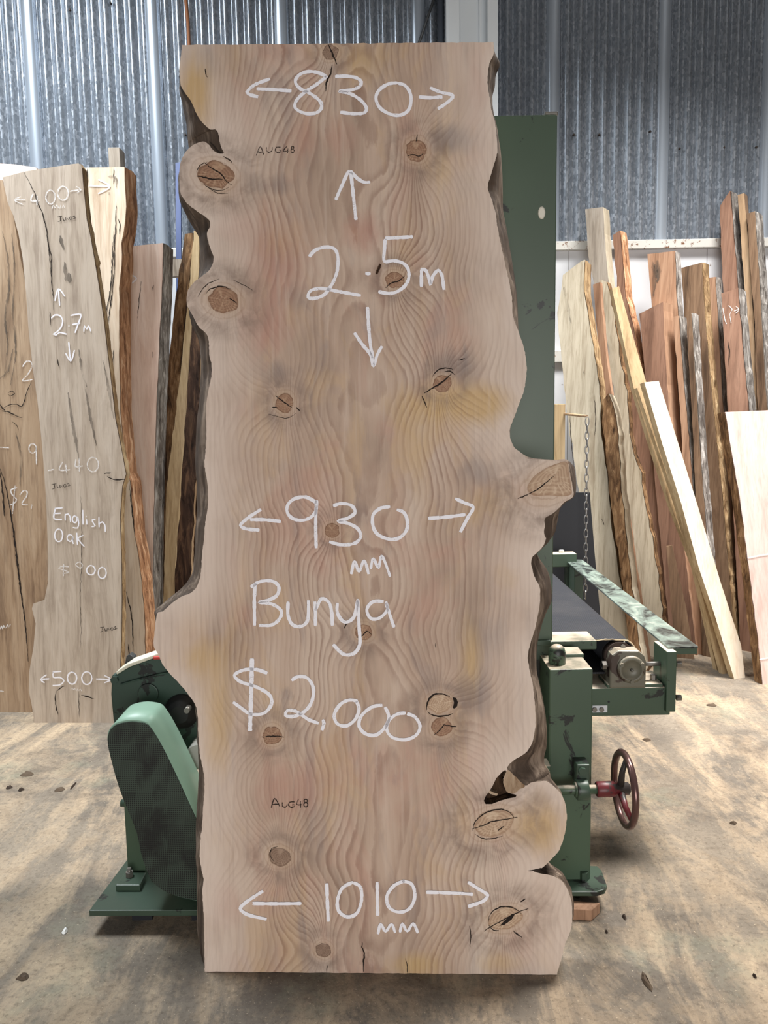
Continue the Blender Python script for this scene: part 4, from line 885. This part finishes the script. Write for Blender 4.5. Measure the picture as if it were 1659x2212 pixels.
# ------------------------------------------------------------------ green belt machine behind the slab
GP = green_paint('green_paint', (58, 74, 58)); GPD = green_paint('green_paint_dusty', (60, 78, 62), dust=1, amount=.61)
GPW = green_paint('green_paint_worn', (52, 68, 56), amount=.56)
M_IRON = NT('bare_iron', .45, .7).col((120, 116, 110)).m
M_BLACK = flat('black_rubber', (30, 31, 36), .6)
def bx(mb, x0, x1, y0, y1, Yf, Yb, mi=0):
    """box whose front rectangle sits at depth Yf"""
    ym, xm = (y0 + y1) / 2, (x0 + x1) / 2
    return mb.box(at_Y(x0, ym, Yf).x, at_Y(x1, ym, Yf).x, Yf, Yb, at_Y(xm, y1, Yf).z, at_Y(xm, y0, Yf).z, mi)
mach = thing('belt_machine', (.3, 2.6, 0), 'green painted belt sanding machine standing behind the big slab', 'machine')
B = lambda name, mb, mat, par=mach, bev=.003: mb.build(name, mat, par, bev=bev)
# tall housing: leans very slightly as in the picture, so it is a prism
hz = at_Y(1200, 247, 2.42).z
mb = MB(); xr1 = at_Y(1204, 250, 2.42).x; xr0 = at_Y(1193, 1390, 2.42).x; z0 = at_Y(1190, 1384, 2.42).z
mb.prism([(.02, 2.42, z0), (xr0, 2.42, z0), (xr1, 2.42, hz), (.02, 2.42, hz)], (0, .2, 0)); hous = B('housing', mb, GP)
B('cap', bx(MB(), 1177, 1206, 240, 247.5, 2.44, 2.5), M_IRON, hous)
p = at_Y(1170, 460, 2.42); mb = MB(); mb.lathe(p + Vector((0, .002, 0)), (0, -1, 0), [(0, .011), (.004, .011), (.006, .008)], 10)
for q in range(len(mb.v)): mb.v[q].z = p.z + (mb.v[q].z - p.z) * 1.7
tag(mb.build('paint_chip', flat('bare_chip', (212, 208, 196), .6), hous), 'pale chipped paint spot')
mb = MB(); bx(mb, 1020, 1192, 1390, 1700, 2.43, 2.62); B('lower_housing', mb, GPW)
B('seam_plate', bx(MB(), 1160, 1190, 1383, 1395, 2.41, 2.6), GPW)
# pedestal box with dusty top
ped = B('pedestal', bx(MB(), 1186, 1278, 1446, 1906, 2.28, 2.50), GPD, bev=.004)
B('top_plate', bx(MB(), 1214, 1262, 1413, 1426, 2.40, 2.48), GPD, ped)
p = at_Y(1203, 1440, 2.34); B('dome_cap', MB().lathe((p.x, 2.34, p.z), (0, 0, 1), [(0, .026), (.045, .026), (.06, .022), (.068, .012), (.07, .002)], 20), GPD, ped, 0)
B('cross_plate', bx(MB(), 1180, 1289, 1385, 1404, 2.52, 2.64), GPD)
p = at_Y(1238, 1415, 2.43); B('bolt', MB().hexnut(p, p + Vector((0, 0, .012)), .008), M_IRON, ped, 0)
# foot
fz = at_Y(1290, 1925, 2.235).z
ft = [(1175, 1926), (1290, 1926), (1306, 1921), (1311, 1912), (1300, 1880), (1290, 1870), (1190, 1868)]
mb = MB(); mb.prism([at_Z(x, y, fz + .012) for x, y in ft], (0, 0, -.016)); foot = B('foot_plate', mb, GPW)
for (x, y) in [(1236, 1892), (1262, 1900)]:
    p = at_Z(x, y, fz + .012); B('bolt', MB().hexnut(p, p + Vector((0, 0, .026)), .013), GPW, foot, 0)
p = at_Z(1252, 1915, fz - .004); B('levelling_screw', MB().cyl((p.x, p.y + .03, 0.0), (p.x, p.y + .03, fz), .01), M_IRON, foot, 0)
p = at_Z(1180, 1890, fz - .004); B('levelling_screw', MB().cyl((p.x, p.y + .03, 0.0), (p.x, p.y + .03, fz), .01), M_IRON, foot, 0)
# conveyor belt round a roller whose axis runs away from the camera
zt = at_Y(1280, 1381, 2.66).z; rr_ = .062; xe = at_Y(1376, 1400, 2.66).x - rr_
Y0, Y1 = 2.66, 4.2
prof = [(.28, zt)] + [(xe + rr_ * math.sin(a), zt - rr_ + rr_ * math.cos(a)) for a in [math.pi * k / 14 for k in range(15)]] + [(.28, zt - 2 * rr_)]
def mat_belt():
    t = NT('black_belt', .75, spec=.35)
    v = t.co((1, 1, 1), rot=(0, 0, .6)); wv = t.n('ShaderNodeTexWave'); t.put(wv.inputs['Vector'], v); wv.inputs['Scale'].default_value = 45
    c = t.mix(t.mr(wv.outputs[1], .3, .8), (27, 28, 33), (44, 46, 53)); c = t.mix(t.mr(t.noise(t.co(), 5, 4), .45, .75, 0, .3), c, (70, 67, 66)); t.col(c); t.bump(wv.outputs[1], .3, .003); return t.m
inner = [(x * 1.0 if x < .5 else xe + (x - xe) * .9, zt - rr_ + (z - zt + rr_) * .9) for x, z in prof]
mb = MB(); n = len(prof); vs = [(x, Y0, z) for x, z in prof] + [(x, Y1, z) for x, z in prof] + [(x, Y0, z) for x, z in inner] + [(x, Y1, z) for x, z in inner]
fs = []
for k in range(n - 1):
    fs += [(k, k + 1, n + k + 1, n + k), (2 * n + k, 3 * n + k, 3 * n + k + 1, 2 * n + k + 1), (k, 2 * n + k, 2 * n + k + 1, k + 1), (n + k, n + k + 1, 3 * n + k + 1, 3 * n + k)]
mb.add(vs, fs, 0, True); belt = mb.build('conveyor_belt', mat_belt(), mach, fix=False)
es = belt.modifiers.new('edges', 'EDGE_SPLIT'); es.split_angle = math.radians(50)
rq = random.Random(2); pts = []; k = 0
path = [(.33 + (xe - .33) * t / 40, zt) for t in range(41)] + prof[2:7]
for x, z in path: pts.append((x + rq.uniform(-.002, .002), Y0 - .003 + rq.uniform(-.003, .001), z - .001 + rq.uniform(-.003, .002)))
tag(MB().tube(pts, [rq.uniform(.0015, .004) for _ in pts], 5).build('frayed_edge', flat('frayed_canvas', (196, 178, 148), .95), belt), 'frayed pale canvas edge')
B('roller', MB().cyl((xe, Y0 + .03, zt - rr_), (xe, Y1 - .03, zt - rr_), rr_ * .86, 24), M_BLACK, mach, 0)
B('roller_flange', MB().cyl((xe, Y0 - .01, zt - rr_), (xe, Y0 + .03, zt - rr_), rr_ * .84, 24), flat('rusty_flange', (66, 52, 46), .8), mach, 0)
for k in range(6):
    a = k * math.pi / 3 + .3; c_ = Vector((xe + .04 * math.cos(a), Y0 - .012, zt - rr_ + .04 * math.sin(a))); B('flange_bolt', MB().hexnut(c_, c_ + Vector((0, -.008, 0)), .008), M_IRON, mach, 0)

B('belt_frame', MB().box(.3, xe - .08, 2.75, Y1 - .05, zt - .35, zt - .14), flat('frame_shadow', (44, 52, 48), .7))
B('frame_leg', MB().box(.32, .42, 4.0, 4.1, 0, zt - .35), GPW); B('frame_leg', MB().box(.6, .7, 4.0, 4.1, 0, zt - .35), GPW)
# bearing beam
beam = B('bearing_beam', bx(MB(), 1276, 1448, 1486, 1546, 2.60, 2.78), GPD)
tag(B('bracket_label', bx(MB(), 1280, 1312, 1524, 1539, 2.597, 2.601), flat('white_bracket', (206, 208, 212), .5), beam, 0), 'white bracket plate')
for x in (1284, 1299):
    p = at_Y(x, 1532, 2.597); B('bolt', MB().hexnut(p, p - Vector((0, .008, 0)), .0085), M_IRON, beam, 0)
p = at_Y(1315, 1516, 2.6); B('bolt_hole', MB().lathe(p, (0, -1, 0), [(0, .004), (.001, .004)], 10), M_BLACK, beam, 0)
endp = B('end_plate', bx(MB(), 1440, 1461, 1408, 1538, 2.585, 2.72), GPD)
for y in (1434, 1507):
    p = at_Y(1461, y, 2.62); B('bolt', MB().hexnut(p, p + Vector((.016, 0, 0)), .011), M_IRON, endp, 0)
# bearing block
GREYG = green_paint('dusty_housing', (100, 97, 84), (66, 52, 44), .6, dust=1, dcol=(168, 154, 136))
yc = at_Y(1364, 1445, 2.6); bb_ = thing  # keep name short below
mb = MB(); prof_b = [(-.062, -.062), (.062, -.062), (.062, .03), (.055, .052), (.035, .068), (-.035, .07), (-.055, .056), (-.062, .03)]
xb = at_Y(1353, 1445, 2.62); mb.prism([(xb.x + a, 2.60, xb.z + b) for a, b in prof_b], (0, .12, 0)); bear = B('bearing_housing', mb, GREYG, mach, .006)
B('bearing_cover', MB().lathe((yc.x - .003, 2.602, yc.z), (0, -1, 0), [(0, .047), (.012, .047), (.016, .04), (.017, .034), (.012, .033), (.012, .004)], 28), GREYG, bear, 0)
for k in range(3):
    a = math.radians(90 + 120 * k + 60); c_ = Vector((yc.x - .003 + .04 * math.cos(a), 2.588, yc.z + .04 * math.sin(a))); B('cover_bolt', MB().hexnut(c_, c_ + Vector((0, -.009, 0)), .007), GREYG, bear, 0)
c_ = Vector((yc.x - .003, 2.592, yc.z)); B('centre_stud', MB().lathe(c_, (0, -1, 0), [(0, .006), (.01, .005), (.014, .002)], 10), M_IRON, bear, 0)
p = at_Y(1352, 1407, 2.64); B('grease_nipple', MB().lathe((p.x, 2.66, xb.z + .066), (0, 0, 1), [(0, .008), (.006, .009), (.018, .004), (.02, .001)], 10), M_IRON, bear, 0)
p = at_Y(1395, 1434, 2.65); q = at_Y(1438, 1433, 2.65); B('take_up_screw', MB().cyl((p.x - .02, 2.65, p.z), (q.x, 2.65, p.z), .008, 12), M_IRON, bear, 0)
p = at_Y(1429, 1433, 2.65); B('nut', MB().hexnut((p.x, 2.65, xb.z + (p.z - xb.z)), (p.x + .012, 2.65, p.z), .014), M_IRON, bear, 0)
p = at_Y(1300, 1437, 2.63); B('bolt', MB().hexnut((p.x, 2.63, p.z), (p.x + .014, 2.63, p.z), .016).cyl((p.x, 2.63, p.z), (xb.x - .05, 2.63, p.z), .008), M_IRON, bear, 0)
B('mounting_foot', bx(MB(), 1312, 1432, 1478, 1487, 2.605, 2.72), GPD, bear)
p = at_Y(1411, 1470, 2.65); B('bolt', MB().hexnut((p.x, 2.65, at_Y(1411, 1478, 2.65).z), (p.x, 2.65, at_Y(1411, 1457, 2.65).z), .011), M_IRON, bear, 0)
# long flat rail
z_r = at_Y(1476, 1397, 2.62).z
def mat_rail():
    t = NT('worn_rail', .35, .2); v = t.co((9, 5, 1)); a = t.noise(v, 1.2, 7, .7, .8)
    c = t.ramp(a, [(.38, (40, 44, 44)), (.47, (104, 114, 108)), (.56, (132, 148, 138)), (.68, (176, 176, 166))]); t.col(c); return t.m
quad = [at_Z(1443, 1398, z_r), at_Z(1508, 1396, z_r), at_Z(1258, 1209, z_r), at_Z(1218, 1207, z_r)]
rail = B('rail', MB().prism(quad, (0, 0, -.007)), mat_rail(), mach, .001)
B('rail_lip', MB().box(quad[0].x + .005, quad[1].x - .002, quad[0].y + .004, quad[0].y + .012, z_r - .028, z_r - .007), GPD, rail)
for (x, y) in [(1241, 1217), (1252, 1219)]:
    p = at_Z(x, y, z_r); B('hole', MB().lathe(p, (0, 0, 1), [(0, .006), (.0006, .006)], 10), M_BLACK, rail, 0)
yb = quad[3].y; B('rail_bracket', MB().box(quad[3].x + .01, quad[3].x + .06, yb - .2, yb - .05, z_r - .22, z_r - .007), GPW, rail)
far = B('far_side_frame', bx(MB(), 1180, 1246, 1197, 1225, 4.26, 4.34), GPD)
B('far_side_leg', MB().box(at_Y(1222, 1250, 4.3).x, at_Y(1246, 1250, 4.3).x, 4.28, 4.34, 0, at_Y(1230, 1222, 4.3).z), GPW, far)
p = at_Y(1213, 1192, 4.3); B('bolt', MB().hexnut((p.x, 4.3, at_Y(1213, 1198, 4.26).z - .005), (p.x, 4.3, p.z + .01), .014), flat('pale_bolt', (206, 204, 196), .5), far, 0)
# handwheel on a horizontal shaft
ys = 2.215; pc = at_Y(1349, 1704, ys); ax = Vector((1, .02, 0)).normalized()
B('shaft', MB().cyl((at_Y(1150, 1704, ys).x, ys, pc.z), (pc.x - .02, ys, pc.z), .0135, 18), GPD, mach, 0)
red = green_paint('red_enamel', (90, 32, 36), (54, 48, 46), .55)
steelrim = NT('polished_rim', .25, .6).col((104, 78, 74)).m
hw = B('handwheel', MB().lathe((at_Y(1288, 1704, ys).x, ys, pc.z), ax, [(0, .02), (.003, .0225), (.052, .0225), (.056, .018), (.095, .018), (.1, .012)], 24), red, mach, 0)
R_ = .104; mb = MB(); rim = []
cw = Vector((pc.x, ys, pc.z))
for k in range(40):
    a = 2 * math.pi * k / 40; rim.append(cw + Vector((0, math.cos(a) * R_, math.sin(a) * R_)))
B('rim', mb.tube(rim, .0105, 10, closed=True), steelrim, hw, 0)
for k in range(3):
    a = math.radians(90 + 120 * k + 8); e = cw + Vector((0, math.cos(a) * R_ * .96, math.sin(a) * R_ * .96)); s_ = cw + Vector((-.012, math.cos(a) * .01, math.sin(a) * .01))
    B('spoke', MB().tube([s_, s_ + (e - s_) * .5 + Vector((-.004, 0, 0)), e], [.011, .009, .0075], 8), red, hw, 0)
px_ = at_Y(1258, 1700, ys)
br = B('shaft_bracket', MB().lathe((px_.x - .018, ys, pc.z), (1, 0, 0), [(0, .03), (.034, .03)], 20), GPW, mach, .002)
B('bracket_arm', bx(MB(), 1246, 1274, 1652, 1700, 2.225, 2.281), GPW, br)
p = at_Y(1257, 1664, 2.225); B('bolt', MB().hexnut(p, p - Vector((0, .012, 0)), .012), GPW, br, 0)
p = at_Y(1247, 1704, ys); B('collar', MB().cyl((p.x - .008, ys, pc.z), (p.x + .004, ys, pc.z), .022, 18), GPD, mach, 0)
B('shaft_bearing', bx(MB(), 1170, 1190, 1655, 1690, 2.225, 2.281), GPD)

# ---- drive side, left of the slab
pz = at_Y(300, 1966, 2.16).z
fl, frr, brr, bl = at_Z(192, 1967, pz), at_Z(470, 1966, pz), at_Z(455, 1840, pz), at_Z(281, 1848, pz)
base = B('base_plate', MB().prism([fl, frr, brr, bl], (0, 0, -.018)), GPW, mach, .002)
for (x, y) in [(300, 1950), (430, 1950), (310, 1860), (430, 1860)]:
    p = at_Z(x, y, pz); B('packing_foot', MB().box(p.x - .03, p.x + .03, p.y + .02, p.y + .06, 0, pz - .017), M_BLACK, base, 0)
post = B('post', bx(MB(), 267, 306, 1560, 1900, 2.34, 2.40), GP)
pf = [at_Z(249, 1912, pz + .02), at_Z(302, 1912, pz + .02), at_Z(316, 1884, pz + .02), at_Z(270, 1884, pz + .02)]
foot2 = B('post_foot', MB().prism(pf, (0, 0, -.02)), GPW, post)
p = at_Z(280, 1893, pz + .02); B('bolt', MB().hexnut(p, p + Vector((0, 0, .016)), .012).cyl(p, p + Vector((0, 0, .028)), .006), M_IRON, foot2, 0)
gy = 2.185
gp = [(250,1562),(267,1557),(286,1555),(305,1557),(320,1562),(340,1590),(362,1631),(390,1690),(418,1752),(440,1800),(452,1850),(450,1925),(436,1945),(400,1940),(362,1928),(332,1907),(320,1885),(307,1849),(295,1795),(268,1728),(253,1686),(236,1622),(232,1592),(238,1572)]
gpd = [at_Y(p.x, p.y, gy) for p in crom([Vector((x, y, 0)) for x, y in gp + [gp[0]]], 8)][:-1]
def mat_mesh_guard():
    t = NT('perforated_guard', .5, .1)
    v = t.co((1, .0001, 1)); x = t.n('ShaderNodeTexVoronoi', feature='F1'); t.put(x.inputs['Vector'], v); x.inputs['Scale'].default_value = 170; x.inputs['Randomness'].default_value = 0.0
    d = t.mr(x.outputs['Distance'], .3, .36, 1, 0)
    a = t.noise(t.co(), 6, 4, .6, .5)
    c = t.mix(t.mr(a, .5, .62, 0, .9), (58, 70, 61), (28, 29, 28)); c = t.mix(d, c, (14, 15, 15)); t.col(c); t.bump(d, .4, .003); return t.m
PALEG = green_paint('pale_green_cover', (128, 158, 140), (40, 50, 44), .72)
cover = B('belt_guard', MB().prism(gpd, (0, .15, 0), smooth=True), PALEG, mach, 0)
mb = MB(); c0 = sum(gpd, Vector()) / len(gpd)
ins = [c0 + (p - c0) * .985 for p in gpd]
mb.prism([p + Vector((0, -.005, 0)) for p in ins], (0, .004, 0)); tag(B('perforated_panel', mb, mat_mesh_guard(), cover, 0), 'dark perforated metal front panel')
# gear casing
cp_ = [(241,1459),(239,1501),(244,1556),(262,1612),(330,1640),(470,1640),(470,1396),(400,1405),(338,1419),(300,1430),(277,1440),(252,1455)]
cpd = [at_Y(x, y, 2.45) for x, y in cp_]
def mat_cas():
    return green_paint('gear_casing_green', (44, 62, 53), (20, 24, 22), .57)
CAS = mat_cas(); cas = B('gear_casing', MB().prism(cpd, (0, .09, 0)), CAS, mach, .006)
rb = [(258,1478),(300,1466),(345,1455),(400,1446),(400,1450),(345,1459),(300,1470),(259,1481)]
B('casing_rib', MB().prism([at_Y(x, y, 2.438) for x, y in rb], (0, .014, 0)), CAS, cas)
tp = [(250,1452),(277,1434),(338,1413),(400,1399),(400,1406),(338,1420),(280,1441),(252,1458)]
M_CREAMB = flat('cream_band', (206, 202, 184), .6)
tag(B('top_band', MB().prism([at_Y(x, y, 2.44) for x, y in tp], (0, .07, 0)), M_CREAMB, cas), 'dusty cream top band')
p = at_Y(338, 1421, 2.505); B('red_tab', bx(MB(), 330, 346, 1419, 1425, 2.43, 2.46), flat('red_tab', (176, 60, 52)), cas)
p = at_Y(321, 1497, 2.45); B('cover_disc', MB().cyl(p, p - Vector((0, .008, 0)), .033, 24), CAS, cas, .002)
p = at_Y(249, 1467, 2.45); B('corner_bolt', MB().hexnut(p, p - Vector((0, .012, 0)), .013), CAS, cas, 0)
p = at_Y(394, 1535, 2.45); boss = B('shaft_boss', MB().lathe(p, (0, -1, 0), [(0, .056), (.012, .056), (.014, .044), (.03, .042), (.032, .03), (.04, .028)], 28), flat('black_iron', (34, 34, 33), .5, .3), cas, 0)
p = at_Y(408, 1528, 2.41); B('shaft_end', MB().cyl(p, p - Vector((0, .03, 0)), .009, 16), M_IRON, boss, 0)
p = at_Y(281, 1428, 2.66); B('eye_lug', MB().prism([at_Y(268, 1440, 2.5), at_Y(273, 1418, 2.5), at_Y(280, 1413, 2.5), at_Y(289, 1420, 2.5), at_Y(293, 1438, 2.5)], (0, .03, 0)), flat('lug_black', (50, 52, 52), .5), cas, .003)
p = at_Y(428, 1636, 2.36); B('motor_end', MB().cyl((p.x, 2.36, p.z), (p.x, 2.5, p.z), .04, 24), flat('grey_motor', (170, 170, 164), .5), mach, 0)
p = at_Y(262, 1735, 2.36); B('clamp', MB().cyl(p, p + Vector((.03, 0, 0)), .012, 12), GPW, post, 0)

# ------------------------------------------------------------------ small things
bk = board('black_panel', 'black sheet panel standing behind the conveyor belt', 'panel', [(1150,1064),(1274,1064),(1285,1200),(1298,1340),(1308,1480),(1150,1480)], 0, 2, -3, [M_BLACK], Ybase=4.47)
tp_ = at_Y(1208, 873, 4.58); ts = at_Y(1197, 930, 4.58).x; te = at_Y(1220, 930, 4.58).x
o = MB().box(ts, te, 4.57, 4.61, 0, tp_.z).build('timber_post', W_YEL, base=((ts + te) / 2, 4.58, 0), bev=.002); tag(o, 'short light squared timber post beside the green housing', 'post')
pg = at_Y(1222, 894, 4.58); pe = at_Y(1268, 899, 4.40); MB().cyl((te - .005, 4.575, pg.z), pe, .0075, 10).build('peg', W_TAN, o)
M_CHAIN = NT('chain_steel', .35, .8).col((150, 148, 146)).m
ch = thing('chain', (pe.x, pe.y, at_Y(1268, 1290, 4.40).z), 'thin steel chain hanging from a peg beside the wide cream slab', 'chain')
zt_ = pe.z - .01; zb_ = at_Y(1268, 1292, 4.40).z; nl = 26; st = (zt_ - zb_) / nl
for k in range(nl):
    cz = zt_ - st * (k + .5); ln = []
    for j in range(14):
        a = 2 * math.pi * j / 14; d = Vector((math.cos(a) * .0105, 0, math.sin(a) * st * .66)) if k % 2 == 0 else Vector((0, math.cos(a) * .0105, math.sin(a) * st * .66))
        ln.append(Vector((pe.x, pe.y - .006, cz)) + d)
    MB().tube(ln, .003, 5, closed=True).build('link', M_CHAIN, ch, fix=False)
wb = [at_Z(1200, 1955, .03), at_Z(1290, 1963, .03)]
blk = [at_Z(1200, 1962, .035), at_Z(1278, 1966, .035), at_Z(1296, 1950, .035), at_Z(1215, 1944, .035)]
o = MB().prism(blk, (0, 0, -.0345)).build('wood_block', W_RED2, base=at_Z(1250, 1965, 0), bev=.002); tag(o, 'small offcut wood block on the floor under the green foot plate', 'wood block')
CH = [(58,1673,16,6,'curled brown leaf on the floor at far left',0),(20,1702,7,3,'tiny brown chip at the left picture edge below the leaf',1),(46,1707,7,3,'small brown chip right of the tiny edge chip',1),(128,1706,12,6,'dark dry leaf on the floor left of the drive guard',0),(158,1699,2,8,'thin dark splinter standing right of the dark leaf',1),(50,2112,14,6,'dark crumbly leaf at the lower left of the floor',0),(1396,2121,9,14,'brown pod on the floor at lower right',0),(1349,1982,5,5,'round black pellet right of the wood block',1),(1584,1779,8,3,'dark leaf flake at right edge of the floor',0),(1398,1599,10,4,'small curled leaf behind the handwheel',0),(1538,1524,12,4,'grey leaf on the floor below the pale slab',0),(1310,2015,3,2,'crumb of bark near the wood block',1),(1630,2110,4,3,'dark seed at the lower right picture edge',1),(140,2013,6,6,'pale flake on the floor left of the base plate shadow',2)]
CM = [flat('dry_leaf', (84, 70, 56), .9), flat('dark_chip', (52, 40, 32), .9), flat('pale_chip', (226, 226, 222), .8)]
for (x, y, a, b, lab, mi) in CH:
    p = at_Z(x, y, 0); k = (at_Z(x + 10, y, 0) - p).length / 10; mb = MB(); n = 9; rnd = random.Random(x)
    sy = max(b * 2.2, 3) * k; ring = []; 
    for j in range(n):
        an = 2 * math.pi * j / n; r = rnd.uniform(.7, 1.1)
        ring.append((p.x + math.cos(an) * a * k * r, p.y + math.sin(an) * sy * r, .0015))
    topr = [(p.x + (q[0] - p.x) * .55, p.y + (q[1] - p.y) * .55, .004 + rnd.uniform(.002, .006)) for q in ring]
    mb.rings([ring, topr], 0, True, smooth=False); o = mb.build('dry_leaf' if mi == 0 else 'floor_chip', CM[mi], base=(p.x, p.y, 0)); tag(o, lab, 'leaf' if mi == 0 else 'chip')
